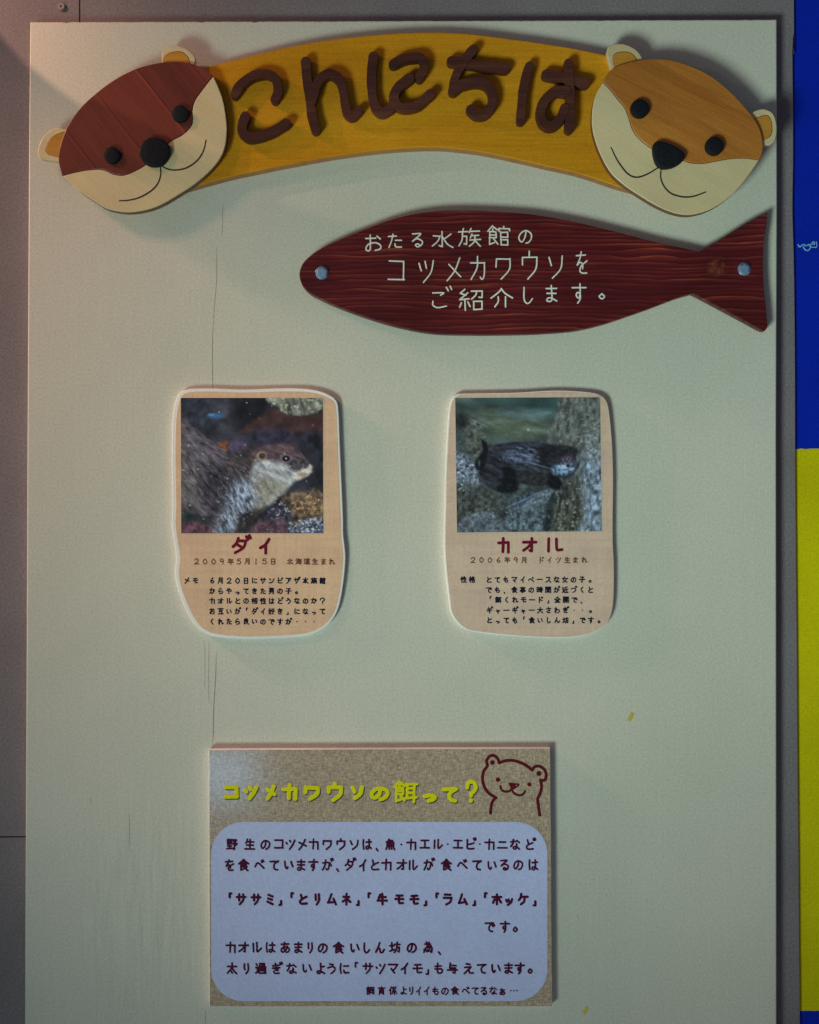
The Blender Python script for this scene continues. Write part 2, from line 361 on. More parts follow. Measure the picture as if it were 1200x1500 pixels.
# ------------------------------------------------------------------ stroke alphabet (0..100 grid, y down; '~' = smooth)
DAK = "82,-2 90,15|97,-8 105,8"
SHOKU = "25,4 5,28|25,4 46,24|25,18 25,28|12,32 40,32 40,60 12,60|12,46 40,46|12,32 12,92 32,84|30,66 46,90"
SHIN = "8,10 18,24|4,42 20,42 20,76 4,90|~20,78 42,92 98,93"
MON = "8,6 8,96|8,6 42,6 42,36 8,36|8,21 42,21|92,6 92,92 82,90|92,6 58,6 58,36 92,36|58,21 92,21"
G = {
'お': "12,25 62,25|~35,8 36,50 34,86 20,92 12,78 28,58 62,50 86,62 84,82 62,93|~70,14 88,30",
'た': "10,25 60,22|~38,8 30,50 15,92|~52,48 88,46|~52,68 56,88 92,88",
'る': "~20,14 76,12 48,36 18,60 52,44 84,60 80,86 54,95 40,84 54,75 70,86",
'の': "~54,22 46,62 24,86 9,62 24,30 54,18 86,34 88,64 72,86 54,93",
'を': "15,22 80,20|~48,5 38,35 18,62 40,48 58,55 58,75|~88,42 50,62 40,82 55,93 85,93",
'ご': "~15,24 66,22 52,34|~18,64 16,82 38,92 80,88|" + DAK,
'し': "~25,8 24,68 40,92 65,90 85,68",
'ま': "15,22 85,22|20,48 80,48|~52,5 52,75 40,92 20,88 24,73 48,72 85,90",
'す': "8,25 92,25|~56,5 57,52 46,72 32,60 42,46 57,54 58,76 42,97",
'。': "~50,25 76,50 50,76 24,50 50,25",
'は': "~18,10 14,50 20,92|42,32 92,30|~70,8 71,72 58,92 40,86 46,71 66,72 92,88",
'べ': "~6,64 34,34 92,80|64,14 72,28|80,8 88,22",
'て': "10,22 88,18|~88,18 54,40 46,68 58,88 82,92",
'で': "8,22 84,18|~84,18 52,40 44,68 56,88 78,92|74,36 82,50|88,30 96,44",
'い': "~14,20 18,66 32,85 42,70|~72,24 88,66",
'か': "~8,34 60,28 72,42 65,80 50,92 40,82|~38,8 30,55 10,92|~76,24 92,52",
'が': "~8,34 58,28 68,42 62,80 48,92 38,82|~36,8 28,55 8,92|~74,32 88,56|" + DAK,
'と': "~30,10 42,52|~86,30 42,50 20,72 36,91 88,90",
'ど': "~28,10 40,52|~78,34 42,50 20,72 36,91 84,90|" + DAK,
'な': "8,28 56,26|~35,8 28,45 10,70|~68,18 92,36|~66,48 66,80 50,93 32,85 42,72 65,76 92,92",
'あ': "12,24 82,22|~42,6 40,60 50,88|~68,40 55,74 28,92 12,76 30,52 65,48 88,66 80,87 62,95",
'り': "~25,12 22,50 30,60|~75,10 78,55 65,80 45,95",
'ん': "~50,8 30,55 10,95 36,56 52,62 58,90 76,92 92,66",
'ぎ': "15,25 75,20|15,48 80,42|~40,5 54,48 66,68 42,62|~24,72 36,92 75,90|" + DAK,
'き': "15,25 80,20|15,48 85,42|~42,5 56,48 70,68 42,62|~24,72 36,92 75,90",
'よ': "52,35 86,32|~52,5 53,74 38,92 18,85 27,71 52,74 88,92",
'う': "~32,10 62,16|~15,44 52,32 80,44 76,70 44,95",
'に': "~18,10 14,50 20,92|45,30 88,28|~45,68 56,88 92,86",
'も': "~40,5 35,60 46,90 75,88 84,64|15,32 72,30|15,56 72,54",
'え': "~35,8 66,14|18,38 76,36|~76,36 44,66 12,92|~42,68 56,62 64,88 94,90",
'っ': "~8,44 52,34 90,52 76,80 42,93",
'ら': "~35,8 62,16|~25,30 18,70 50,50 84,62 74,88 34,95",
'や': "~10,45 55,28 88,38 80,58 58,58|~48,8 60,22|~25,18 50,92",
'く': "~72,8 26,48 76,94",
'れ': "28,5 28,95|8,30 44,27|~44,27 10,80 48,38 68,32 70,76 80,90 97,76",
'さ': "12,30 88,24|~42,6 58,45 72,62 42,58|~22,70 34,92 75,90",
'わ': "28,5 28,95|8,30 44,27|~44,27 10,80 50,44 84,46 88,72 60,95",
'づ': "~8,38 55,24 86,42 76,74 36,92|" + DAK,
'コ': "12,16 86,16 86,84|10,84 90,84",
'ツ': "10,26 20,52|42,20 50,46|~90,16 76,60 30,94",
'ソ': "14,18 28,50|~86,14 76,60 32,95",
'ン': "14,22 38,40|~90,24 62,74 14,90",
'メ': "~76,8 54,54 12,92|20,32 86,78",
'カ': "8,32 84,30|~84,30 82,74 74,92 60,86|~44,6 42,50 12,93",
'ワ': "12,52 14,20 86,20|~86,20 82,60 40,95",
'ウ': "50,2 50,22|14,50 14,24 86,24|~86,24 80,64 40,96",
'エ': "15,18 85,18|50,18 50,82|8,82 92,82",
'ル': "~28,14 26,58 8,90|62,12 62,84|~62,84 82,76 96,52",
'ビ': "22,10 22,84|~22,84 32,92 86,88|~84,38 55,48 22,52|" + DAK,
'ピ': "22,10 22,84|~22,84 32,92 86,88|~80,40 55,48 22,52|~86,4 95,14 86,24 77,14 86,4",
'ニ': "20,28 80,28|6,80 94,80",
'ダ': "~38,8 28,40 8,60|34,24 80,24|~80,24 66,64 22,96|35,48 64,68|" + DAK,
'イ': "~84,6 50,42 8,62|56,38 56,96",
'オ': "6,32 94,32|64,6 64,88 50,84|~62,34 40,62 8,84",
'サ': "6,32 94,32|30,8 30,60|~70,8 70,55 36,95",
'ザ': "6,34 88,34|28,12 28,60|~66,12 66,55 34,95|" + DAK,
'ミ': "25,12 80,26|22,42 72,55|15,72 84,92",
'リ': "25,10 25,58|~75,8 75,60 40,96",
'ム': "~46,6 34,40 14,82|14,82 84,74|68,48 94,94",
'ネ': "50,2 50,16|18,28 78,28 14,70|50,50 50,97|66,56 90,74",
'モ': "22,18 80,18|10,48 90,48|45,18 45,78|~45,78 50,86 86,84",
'ラ': "22,12 78,12|12,40 88,40|~88,40 74,76 34,97",
'ホ': "6,28 94,28|50,5 50,94|28,50 10,80|70,48 92,78",
'ケ': "~32,5 22,40 6,56|28,30 94,30|~66,30 60,70 28,96",
'マ': "8,18 92,18|~92,18 70,50 46,72|34,55 64,92",
'ア': "10,15 90,15|~90,15 75,40 58,50|~50,38 45,72 20,96",
'ペ': "~6,64 34,36 92,80|~76,12 86,23 76,34 66,23 76,12",
'ー': "6,50 94,48",
'ス': "18,15 80,15|~80,15 60,58 8,93|58,58 92,93",
'ド': "30,6 30,96|30,40 78,64|62,10 70,24|80,4 88,18",
'ギ': "14,32 78,26|10,60 86,52|40,6 58,96|" + DAK,
'ャ': "10,46 86,32|~86,32 78,52 62,62|35,15 54,96",
'「': "92,6 30,6 30,94", '」': "70,6 70,94 8,94",
'、': "20,20 80,80", '・': "48,50 52,50", '…': "10,50 12,50|49,50 51,50|88,50 90,50",
'？': "~14,32 28,8 70,8 88,32 68,52 50,60 50,70|50,91 50,93",
'0': "~50,8 82,50 50,92 18,50 50,8", '1': "50,6 50,94",
'2': "~18,30 48,8 80,28 60,58 18,90|18,90 86,90",
'5': "76,10 32,10 26,45|~26,45 60,38 82,66 55,92 18,82",
'6': "~66,6 26,56 48,92 78,70 52,50 26,66", '9': "~74,36 45,55 22,32 50,8 75,30 68,94",
'水': "50,4 50,88 38,80|10,30 40,30|~40,30 30,62 8,84|88,20 58,46|~54,36 70,70 96,90",
'族': "22,4 22,20|2,22 44,22|~20,22 18,60 4,92|20,45 38,45 35,86 26,80|58,4 48,28|55,18 96,18|62,34 52,52|58,42 92,42|50,63 98,63|~75,42 70,72 50,95|76,66 97,95",
'館': SHOKU + "|72,4 72,14|52,28 52,16 95,16 95,28|60,32 60,94|60,34 88,34 88,56 60,56|60,70 90,70 90,94 60,94",
'紹': "25,5 10,22 30,28|38,20 8,48 42,46|26,46 26,96|14,62 6,82|36,60 45,78|52,12 92,12 90,42 80,40|~70,12 66,32 50,46|58,58 92,58 92,92 58,92 58,58",
'介': "~50,4 34,26 4,50|~50,4 66,26 96,50|~36,46 34,70 20,96|66,44 66,97",
'餌': SHOKU + "|50,14 98,14|58,14 58,76|86,14 86,96|58,34 86,34|58,54 86,54|48,80 98,74",
'野': "8,8 44,8 44,44 8,44 8,8|8,26 44,26|26,8 26,86|8,64 44,64|2,88 50,84|58,10 92,10 74,30|62,22 82,36|52,44 96,44 88,58|74,44 74,94 62,88",
'生': "~28,8 22,26 12,40|22,30 88,30|18,58 84,58|5,92 95,92|52,6 52,92",
'魚': "~38,4 28,20 12,32|36,16 68,16 58,30|20,32 80,32 80,68 20,68 20,32|20,50 80,50|50,32 50,68|14,80 8,95|36,80 40,93|58,80 64,93|80,78 92,95",
'食': "~50,4 30,24 4,40|~50,4 70,24 96,40|50,22 50,34|26,38 74,38 74,66 26,66|26,52 74,52|26,38 26,94 50,86|82,68 58,78|52,70 92,97",
'牛': "~30,10 24,28 14,42|22,32 86,32|4,62 96,62|52,4 52,97",
'坊': "22,10 22,74|4,36 42,36|2,84 44,70|72,4 72,20|48,24 98,24|~70,24 66,60 46,95|68,50 92,50 88,90 76,86",
'為': "36,4 42,14|20,22 72,22 66,38|~62,8 40,46 10,74|48,38 80,38 76,54|36,54 88,54 86,94 74,90|20,76 12,95|34,74 38,88|50,74 54,86|64,72 70,84",
'太': "8,34 92,34|~50,4 46,48 8,95|~53,44 66,70 94,95|44,76 54,92",
'過': SHIN + "|42,8 84,8 84,36|42,8 42,36|62,22 84,22|62,22 62,36|34,38 94,38 94,80 86,78|34,38 34,82|50,52 78,52 78,69 50,69 50,52",
'与': "28,6 24,48 78,48 72,92 54,86|28,26 82,26|4,66 94,64",
'飼': SHOKU + "|56,10 94,10 94,90 82,86|56,30 82,30|56,48 80,48 80,74 56,74 56,48",
'育': "50,2 50,14|8,16 92,16|48,16 26,36 74,34|62,26 80,42|26,50 22,97|26,50 76,50 76,94 64,90|26,64 76,64|26,78 76,78",
'係': "~26,4 20,26 4,48|18,32 18,97|84,4 40,14|62,12 44,30 70,34|82,24 42,56 86,54|66,54 66,97|50,66 38,88|80,66 95,87",
'年': "28,4 10,34|24,20 88,20|26,42 84,42|26,42 26,66|4,66 96,66|54,20 54,98",
'月': "~26,8 24,60 8,95|26,8 80,8 80,92 66,87|26,34 80,34|26,60 80,60",
'日': "22,8 78,8 78,92 22,92 22,8|22,50 78,50",
'北': "36,8 36,94|8,34 36,34|4,80 36,66|62,8 62,84 94,84 94,70|90,26 62,46",
'海': "10,8 22,20|4,34 16,46|4,94 22,64|46,4 32,32|42,18 94,18|42,34 36,80 88,80|42,34 86,34 82,94 70,90|28,56 98,56|60,40 66,50|58,62 64,74",
'道': SHIN + "|48,4 54,14|80,4 72,16|34,20 96,20|64,20 58,32|46,34 86,34 86,80 46,80 46,34|46,50 86,50|46,65 86,65",
'男': "20,6 80,6 80,46 20,46 20,6|20,26 80,26|50,6 50,46|10,60 86,60 80,94 66,89|~48,48 44,70 10,97",
'子': "20,10 78,10 52,34|52,34 52,92 38,86|4,50 96,50",
'相': "4,28 46,28|25,4 25,97|25,32 4,66|25,36 46,58|58,10 92,10 92,92 58,92 58,10|58,38 92,38|58,64 92,64",
'性': "22,4 22,97|8,26 4,48|32,22 40,38|56,8 44,42|52,30 94,30|52,58 90,58|42,92 98,92|72,6 72,92",
'互': "6,8 94,8|6,92 94,92|42,8 24,58 70,58|34,32 78,32 64,92",
'好': "~22,4 10,58 42,92|~40,30 30,66 4,95|2,34 48,30|56,12 92,12 76,32|76,32 76,92 64,86|52,50 98,48",
'良': "50,2 50,12|22,14 76,14 76,48 22,48|22,31 76,31|22,14 22,92 46,82|80,54 60,66|44,50 94,97",
'格': "4,28 44,28|24,4 24,97|24,32 4,66|26,36 44,56|66,4 48,36|62,16 90,16 50,58|58,26 97,58|56,62 90,62 90,94 56,94 56,62",
'女': "~40,4 22,56 86,95|~72,32 56,70 12,96|4,34 96,34",
'事': "6,16 94,16|26,26 74,26 74,40 26,40 26,26|18,52 82,52 82,78|4,65 96,65|18,78 82,78|50,4 50,94 38,90",
'時': "6,12 36,12 36,82 6,82 6,12|6,46 36,46|46,20 92,20|69,4 69,38|42,38 98,38|44,58 98,58|82,42 82,92 70,88|56,68 62,80",
'間': MON + "|34,48 66,48 66,86 34,86 34,48|34,67 66,67",
'開': MON + "|30,52 70,52|26,68 74,68|~42,52 40,72 28,94|60,52 60,95",
'近': SHIN + "|88,6 48,16|~48,16 46,50 34,78|48,42 94,42|74,42 74,80",
'全': "~50,4 32,26 4,46|~50,4 68,26 96,46|28,50 72,50|24,70 76,70|8,92 92,92|50,50 50,92",
'大': "6,36 94,36|~50,4 46,50 6,95|~54,44 66,68 95,95",
}
G['カ2'] = "6,33 88,31 88,94|~46,5 45,50 42,92"
G['ル2'] = "22,16 22,88|56,10 56,78|~56,78 62,90 96,60"
G['ツ2'] = "12,38 18,48|44,18 52,30|~92,16 68,62 42,96"
G['メ2'] = "~78,6 52,56 18,95|20,32 86,64"
G['ッ'] = G['ツ']; G['ぁ'] = G['あ']
# how much of the em box a mark fills, and where it sits
SPEC = {'ツ2': (1, 1, 0, 0), '。': (0.74, 0.74, -0.06, 0.22), '、': (0.36, 0.42, -0.2, 0.4), '・': (0.3, 0.3, 0, 0.0), 'っ': (0.72, 0.62, 0, 0.2), 'ッ': (0.78, 0.72, 0, 0.18),
        'ャ': (0.76, 0.76, 0, 0.14), 'ぁ': (0.85, 0.85, 0, 0.1), '「': (0.42, 0.5, 0.1, -0.28), '」': (0.42, 0.5, -0.1, 0.28), '1': (0.7, 0.95, 0, 0)}
INK = [(1.0, 0.0), (0.82, 1.0), (0.0, 1.15)]

def glyph(mb, ch, cx, cy, w, h, sw, hb, height, jit=0.012, rot=0.0, spec=True):
    if spec and ch in SPEC:
        a, b, dx, dy = SPEC[ch]; cx += dx * w; cy += dy * h; w *= a; h *= b
    rot += rnd.uniform(-1, 1) * 0.025
    cr, sr = math.cos(rot), math.sin(rot)
    iw, ih = max(w - sw, 0.3), max(h - sw, 0.3)
    for s in G[ch].split('|'):
        smooth = s[0] == '~'
        pts = []
        for q in s.lstrip('~').split():
            x, y = map(float, q.split(','))
            x = (x / 100 - 0.5 + rnd.uniform(-jit, jit)) * iw; y = (y / 100 - 0.5 + rnd.uniform(-jit, jit)) * ih
            pts.append((cx + x * cr - y * sr, cy + x * sr + y * cr))
        st = max(0.8, sw * 0.35)
        lv = [(f, z * height * 1.0) for f, z in INK]
        hbj = hb + rnd.uniform(0, height * 0.25)
        if smooth: mb.stroke(crom(pts, step=st), sw * rnd.uniform(0.94, 1.06), hbj, lv, cap=5)
        else:
            run = [pts[0]]
            for i in range(1, len(pts)):
                run.append(pts[i])
                if i + 1 < len(pts):      # every corner ends a piece with a round end
                    mb.stroke(run, sw, hbj, lv, cap=5); hbj += height * 0.04; run = [pts[i]]
            mb.stroke(run, sw, hbj, lv, cap=5)

def line(parent, name, text, xs, y, w, h, sw, mat, hb, height=0.00018, label=None, dy=0.0):
    """one line of writing; xs = list of centres, or (start, pitch)"""
    mb = MB(); i = 0
    if isinstance(xs, tuple): xs = [xs[0] + xs[1] * k for k in range(len(text))]
    for ch, x in zip(text, xs):
        if ch in ' 　': continue
        if ch + '2' in G: ch += '2'
        ws = w * {'イ': 0.78, 'し': 0.8, 'リ': 0.72, 'り': 0.72, 'く': 0.72, 'ト': .7, 'ミ': 0.82}.get(ch, 1.0)
        glyph(mb, ch, x, y + dy * (x - xs[0]) + rnd.uniform(-0.02, 0.02) * h, ws, h, sw, hb, height)
    return mb.build(name, mat, parent, smooth=0, label=label)

# ------------------------------------------------------------------ the wall behind, with its panel joints
HW = -0.020                                 # wall face, behind the board
def quad_slab(mb, pts, h0, h1): mb.plate(pts, h0, h1, 0.0008)
mb = MB()
quad_slab(mb, [(-700, -700), (116.2, -700), (116.2, 1225.2), (-700, 1225.2)], HW - 0.012, HW)
quad_slab(mb, [(-700, 1226.8), (116.2, 1226.8), (116.2, 2200), (-700, 2200)], HW - 0.012, HW)
edge = [(1163.6, -700), (1163.6, 20), (1163.4, 48), (1162.2, 57), (1161.6, 75), (1162, 150), (1162.4, 230), (1161.6, 300), (1162.2, 340), (1163.4, 372), (1164, 420), (1165.2, 520), (1165.6, 660),
        (1166.6, 820), (1167.6, 960), (1169, 1100), (1170.2, 1240), (1171.2, 1400), (1172.2, 1500), (1175, 2200)]
edge = crom([(x + (rnd.uniform(-.3, .3) if 0 < y < 1500 else 0), y) for x, y in edge], step=12)
quad_slab(mb, [(117.8, -700)] + edge + [(117.8, 2200)], HW - 0.012, HW)
wall = mb.build('wall', M['wall'], None, smooth=0); wall['kind'] = 'structure'
mb = MB(); mb.plate([(-700, -700), (1150, -700), (1150, 2200), (-700, 2200)], HW - 0.020, HW - 0.0115, 0)
o = mb.build('wall_backing', M['gap'], None, smooth=0); o['kind'] = 'structure'

# painted panel at the right, a little behind the wall's edge
HB = HW - 0.006
t = thing('painted_panel', P(1250, 750, HB), 'blue panel with a broad yellow band at the right edge of the picture', 'painted panel')
def wav(y): return [(x, y + rnd.uniform(-0.6, 0.6)) for x in range(1150, 1801, 6)]
y1, y2 = wav(657.5), wav(1481)
mb = MB(); mb.plate([(1150, -700), (1800, -700)] + y1[::-1], HB - 0.012, HB, 0); mb.build('blue_band', M['blue'], t, smooth=0)
mb = MB(); mb.plate(y2 + [(1800, 2200), (1150, 2200)], HB - 0.012, HB, 0); mb.build('blue_band', M['blue'], t, smooth=0)
mb = MB(); mb.plate([(x, y + 0.0) for x, y in y1] + y2[::-1], HB - 0.012, HB + 0.0004, 0); mb.build('yellow_band', M['yellow'], t, smooth=0)
mb = MB(); lv = [(1, 0), (.8, .0003), (0, .0004)]
for s, w in (([(1169, 358), (1172, 361), (1175, 359), (1178, 358), (1181, 360), (1184, 358)], 1.6), ([(1177, 361), (1179, 365), (1183, 367), (1186, 365), (1188, 361), (1185, 358)], 1.7),
             ([(1186, 360), (1189, 357), (1192, 354), (1194, 357), (1191, 358)], 1.7), ([(1189, 362), (1193, 362), (1196, 362.5), (1197, 358), (1196, 354)], 1.3), ([(1170, 361), (1173, 361.5)], 1.8)):
    mb.stroke(crom(s, step=1), w, HB, lv, cap=4)
mb.build('scuff_mark', M['chalk'], t, smooth=0)

# small wall plug at the top left
t = thing('wall_plug', P(89.5, 9, HW), 'small round wall plug above the board by the panel joint', 'wall plug')
def lathe(mb, cx, cy, prof, n=20, sx=1.0, ph=0.0):
    """turned shape on the board: prof = [(radius px, height m)] from the base up"""
    top = max(h for r, h in prof)
    c = P(cx, cy, top)
    rings = [[(c[0] + r / 1000 * sx * math.cos(ph + 2 * math.pi * i / n), -h, c[2] + r / 1000 * math.sin(ph + 2 * math.pi * i / n)) for i in range(n)] for r, h in prof]
    mb.ring_stack(rings)
mb = MB(); lathe(mb, 89.5, 9, [(5.6, HW), (5.6, HW + .004), (4.8, HW + .0052), (2.0, HW + .0052), (1.7, HW + .0035)]); mb.build('collar', M['plug'], t)
mb = MB(); mb.box((P(88.9, 9, HW)[0], -HW - .0046, P(0, 11, HW)[2]), (P(90.1, 9, HW)[0], -HW - .0018, P(0, 7, HW)[2])); mb.build('slot', M['wall'], t, smooth=0)

# ------------------------------------------------------------------ the board
ring = []
for x in np.arange(44, 1138, 6.0):          # slightly chipped top edge
    ring.append((float(x), 32.2 - 4.0 * (x - 44) / 1094 + (rnd.uniform(-.25, .25) if rnd.random() > .12 else rnd.uniform(.6, 1.6) * (1 if x < 420 else .3))))
ring += [(1138.2, 28.4), (1138.6, 300), (1137.8, 520), (1137.4, 640), (1137.6, 900), (1137.8, 1200), (1138, 1760), (34.6, 1760), (36.4, 1500), (37.4, 1250), (38.6, 1000), (39.8, 700), (41.2, 420), (42.6, 180)]
mb = MB(); mb.plate(ring, HW + 0.0003, 0.0, 0.0018)
board = mb.build('sign_board', M['board'], None, smooth=0)
tag(board, 'large cream painted board on the wall carrying all the signs', 'board')
lv = [(1, 0), (.6, .00012), (0, .00016)]
def hair(pts, w):
    mb = MB(); mb.stroke(crom(pts, step=3), w, 0.0, lv, cap=3, taper=lambda s: 0.35 + 0.65 * min(1, 6 * s, 6 * (1 - s)))
    mb.build('crack', M['crack'], board, smooth=0)
hair([(311.6, 480), (311.2, 530), (311.8, 571)], 0.9)
hair([(326.5, 298), (326, 330), (325, 347)], 0.7); hair([(317.6, 362), (317.2, 410), (314, 450), (312, 485)], 0.7)
hair([(317, 955), (316, 990), (313.4, 1035), (312.4, 1072), (311.4, 1098)], 1.1)
hair([(300, 938), (300.4, 985), (299.6, 1010)], 0.5); hair([(306, 940), (305.6, 1000), (306.5, 1030)], 0.5)
hair([(189, 1190), (190, 1215), (189, 1243)], 0.5); hair([(132, 1168), (133, 1178)], 0.5)
hair([(301, 1480), (300.8, 1500)], 0.7); hair([(1025.4, 1412), (1025.2, 1416)], 1.2); hair([(846, 1338), (846.6, 1344)], 0.8)
hair([(1134.5, 660), (1137, 662)], 0.9); hair([(1132.6, 691), (1133.6, 690)], 0.9); hair([(948, 1316), (948.3, 1324)], 0.6)
for x, y, a in ((924, 1050, 1.15), (858, 1480, 0.9)):
    mb = MB(); mb.stroke(crom([(x + 1.6 * a, y - 3.4 * a), (x + .4, y), (x - 1.6 * a, y + 3.2 * a)], step=1), 6.2, 0.0, lv, cap=5); mb.build('stain', M['stain'], board, smooth=0)

# ------------------------------------------------------------------ arched greeting plank with wooden letters
HP = 0.022
arch = thing('greeting_plank', P(600, 150, 0), 'arched ochre wooden plank with dark brown Japanese letters across the top', 'wooden sign')
outl = crom([(262, 108, 1), (310, 96), (370, 81), (420, 69), (480, 58.5), (545, 51), (600, 47.5), (650, 47), (700, 50.5), (750, 57), (800, 64), (850, 72.5), (905, 86), (950, 110, 1), (960, 286, 1), (915, 276),
             (850, 255), (800, 243.5), (750, 232), (700, 222), (650, 216.5), (610, 216.5), (560, 220), (500, 227.5), (440, 238), (380, 250), (330, 261), (262, 280, 1)], True, 4)
mb = MB(); mb.plate(outl, 0.0003, HP, 0.0016); mb.build('plank', M['ochre'], arch, edge=M['ochre_edge'])
LET = [
 [([(344, 138), (352, 124), (370, 111), (387, 107), (400, 111), (406, 122), (407, 135), (402.5, 145)], 12.5), ([(359.5, 170), (355, 183), (356.5, 195), (368, 201), (385, 198), (402, 190.5), (419, 180)], 13)],
 [([(448, 90), (450, 115), (454, 145), (457.5, 172), (462.5, 189)], 13), ([(457, 147), (464, 123), (475, 110), (487, 108), (498, 117), (503, 135), (506, 155), (510, 166), (517.5, 169), (525.5, 161)], 12.5)],
 [([(547.5, 82), (545, 101), (544.5, 122), (546.5, 145), (552, 159), (561, 164.5), (572.5, 158)], 13), ([(576, 93), (590, 86), (604, 83), (615, 83), (621, 90), (620.5, 101), (614.5, 113)], 12.5),
  ([(600, 114), (584, 127), (577, 142), (583.5, 154.5), (598, 157), (614, 151.5), (631, 137)], 13)],
 [([(662, 89), (681, 91.5), (710, 96), (740, 99.5)], 13.5), ([(694, 71), (685, 82), (673, 100), (666, 117), (664.5, 132)], 12.5), ([(664, 132), (677.5, 123), (700, 119), (714, 124), (721.5, 138), (720, 155), (710, 166), (698, 167), (690, 160)], 13)],
 [([(776, 96), (769, 120), (765.5, 145), (763, 176)], 12.5), ([(801, 108.5), (820, 112), (840, 117), (857, 121)], 13.5), ([(833, 92), (834, 115), (835.5, 140), (836, 165), (834, 188)], 12.5),
  ([(830, 133), (815, 133), (799, 146), (792, 165), (797, 180), (808, 184), (820, 175), (828, 158)], 13)]]
lnames = ['letter'] * 5
for strokes in LET:
    mb = MB()
    for i, (pts, w) in enumerate(strokes):
        H = 0.0145 + 0.0011 * i + rnd.uniform(-.0003, .0003)
        mb.stroke(crom(pts, step=2), w * 1.09, HP + 0.0002, [(0.97, 0), (1.0, 0.001), (1.0, H - .0013), (.965, H - .0004), (.92, H), (0, H + .00005)], cap=6,
                  taper=lambda s: 1.0 + 0.05 * math.sin(7 * s + w) + 0.035 * math.sin(17 * s + 3 * w) + 0.02 * math.sin(31 * s + 5 * w))
    mb.build('letter', M['letter'], arch, smooth=22)

# ------------------------------------------------------------------ otter head plaques
HE0, HE1, HR1 = HP + 0.0003, HP + 0.017, HP + 0.011
def otter(label, base, top_m, brown, muzzle, ears, eyes, nose, mouths, seams=()):
    t = thing('otter_plaque', P(*base, HP), label, 'wooden otter head', 'otter head plaques at the ends of the greeting plank')
    mb = MB(); mb.plate(inset(crom(brown, True, 3), 0.25), HE0, HE1, 0.0011)
    fh = mb.build('forehead', top_m, t, edge=M['head_edge'])
    mb = MB(); mb.plate(inset(crom(muzzle, True, 3), 0.25), HE0, HE1 - 0.0002, 0.0011)
    mz = mb.build('muzzle', M['cream'], t, edge=M['head_edge'])
    mb = MB()
    for m in mouths: mb.stroke(crom(m, step=2), 2.4, HE1 - 0.0002, [(1, 0), (.7, .0002), (0, .0003)], cap=5, taper=lambda s: 0.8 + 0.3 * math.sin(math.pi * s))
    mb.build('mouth', M['ink_line'], mz, smooth=0)
    for outer, inner in ears:
        mb = MB(); mb.plate(crom(outer, True, 2), HE0 - 0.0, HR1, 0.0011); e = mb.build('ear', M['cream'], t)
        mb = MB(); mb.plate(crom(inner, True, 2), HR1 - 0.001, HR1 + 0.0010, 0.0005); mb.build('inner_ear', M['ear_orange'], e)
        mb = MB(); mb.stroke(crom(inner, True, 2), 1.3, HR1, [(1, 0), (.6, .0002), (0, .0003)]); mb.build('ear_outline', M['ink_line'], e, smooth=0)
    for x, y, r in eyes:
        mb = MB(); lathe(mb, x, y, [(r, HE1), (r, HE1 + .0065), (r * .95, HE1 + .0078), (r * .8, HE1 + .0086), (r * .4, HE1 + .009)], 28); mb.build('eye', M['black'], t)
    mb = MB(); w = [P(x, y, HE1 + .009)[::2] for x, y in crom(nose, True, 2)]
    mb.ring_stack([[(x, -h, z) for x, z in inset(w, d)] for d, h in ((0, HE1), (0, HE1 + .0075), (.0007, HE1 + .009), (.002, HE1 + .0098), (.005, HE1 + .0104))])
    mb.build('nose', M['black'], t)
    return t
LB = [(90.8, 257.5, 1), (110, 252.5), (129, 249), (147, 248), (158, 251), (166, 255), (177, 257), (190, 254), (211, 243), (231, 226), (249, 208), (265, 199), (275, 191), (281.5, 182), (282.5, 173), (282, 161), (286, 147), (297, 131), (312.7, 111, 1)]
otter('maroon otter head with a pale muzzle at the left end of the greeting plank', (210, 200), M['maroon'],
      LB + [(303, 102.5), (293, 97.5), (278, 92), (259, 90), (238, 91), (206, 98), (179, 110), (155, 125), (132.7, 143), (116.7, 159), (104.7, 175), (94, 195), (87, 217), (85.5, 235)],
      LB[::-1] + [(102, 267), (118, 281), (137, 294), (155, 305), (174, 310), (193, 311), (217, 307), (238, 299), (262, 285), (286, 269), (307, 251), (322, 233), (330, 214), (332.7, 190), (331, 169), (327, 147), (320.7, 129)],
      [([(92, 238, 1), (72, 235), (60, 232.5), (56, 226), (57, 214), (63, 201), (74, 190.5), (86, 187), (96, 189.5), (108, 190, 1)], [(92, 230.5, 1), (78, 227.5), (70, 225), (67, 217), (73, 205), (83, 197), (96, 192.5, 1), (104, 195, 1)]),
       ([(239, 102, 1), (237, 81), (242, 71), (254, 67), (266, 68), (278, 75), (286, 85), (284, 102, 1)], [(239, 98, 1), (239.5, 88), (243, 81.5), (251, 77), (265, 76), (274, 82), (277.5, 91), (277.5, 98, 1)])],
      [(163.5, 226.5, 11.8), (263.5, 165.5, 12)],
      [(204, 223), (207, 211), (216, 203), (228, 201.5), (240, 205), (248, 214), (248.5, 225), (243, 236), (235, 242), (223, 243.5), (212, 239), (206, 231)],
      [[(235, 242), (235.5, 256), (231, 269), (222, 279), (206, 288.5), (190, 293), (175, 294)], [(235, 242), (246, 247.5), (259, 249), (275, 245), (289, 235), (298, 221), (302, 205)]])
RB = [(883.5, 120, 1), (894, 131), (905, 145), (915.6, 158), (921.5, 173), (926, 187.5), (933, 199), (943, 208.5), (955, 217), (978, 227), (1002, 235), (1013, 238.5), (1031, 239), (1048, 236), (1072, 232), (1092, 231.5), (1112.5, 234, 1)]
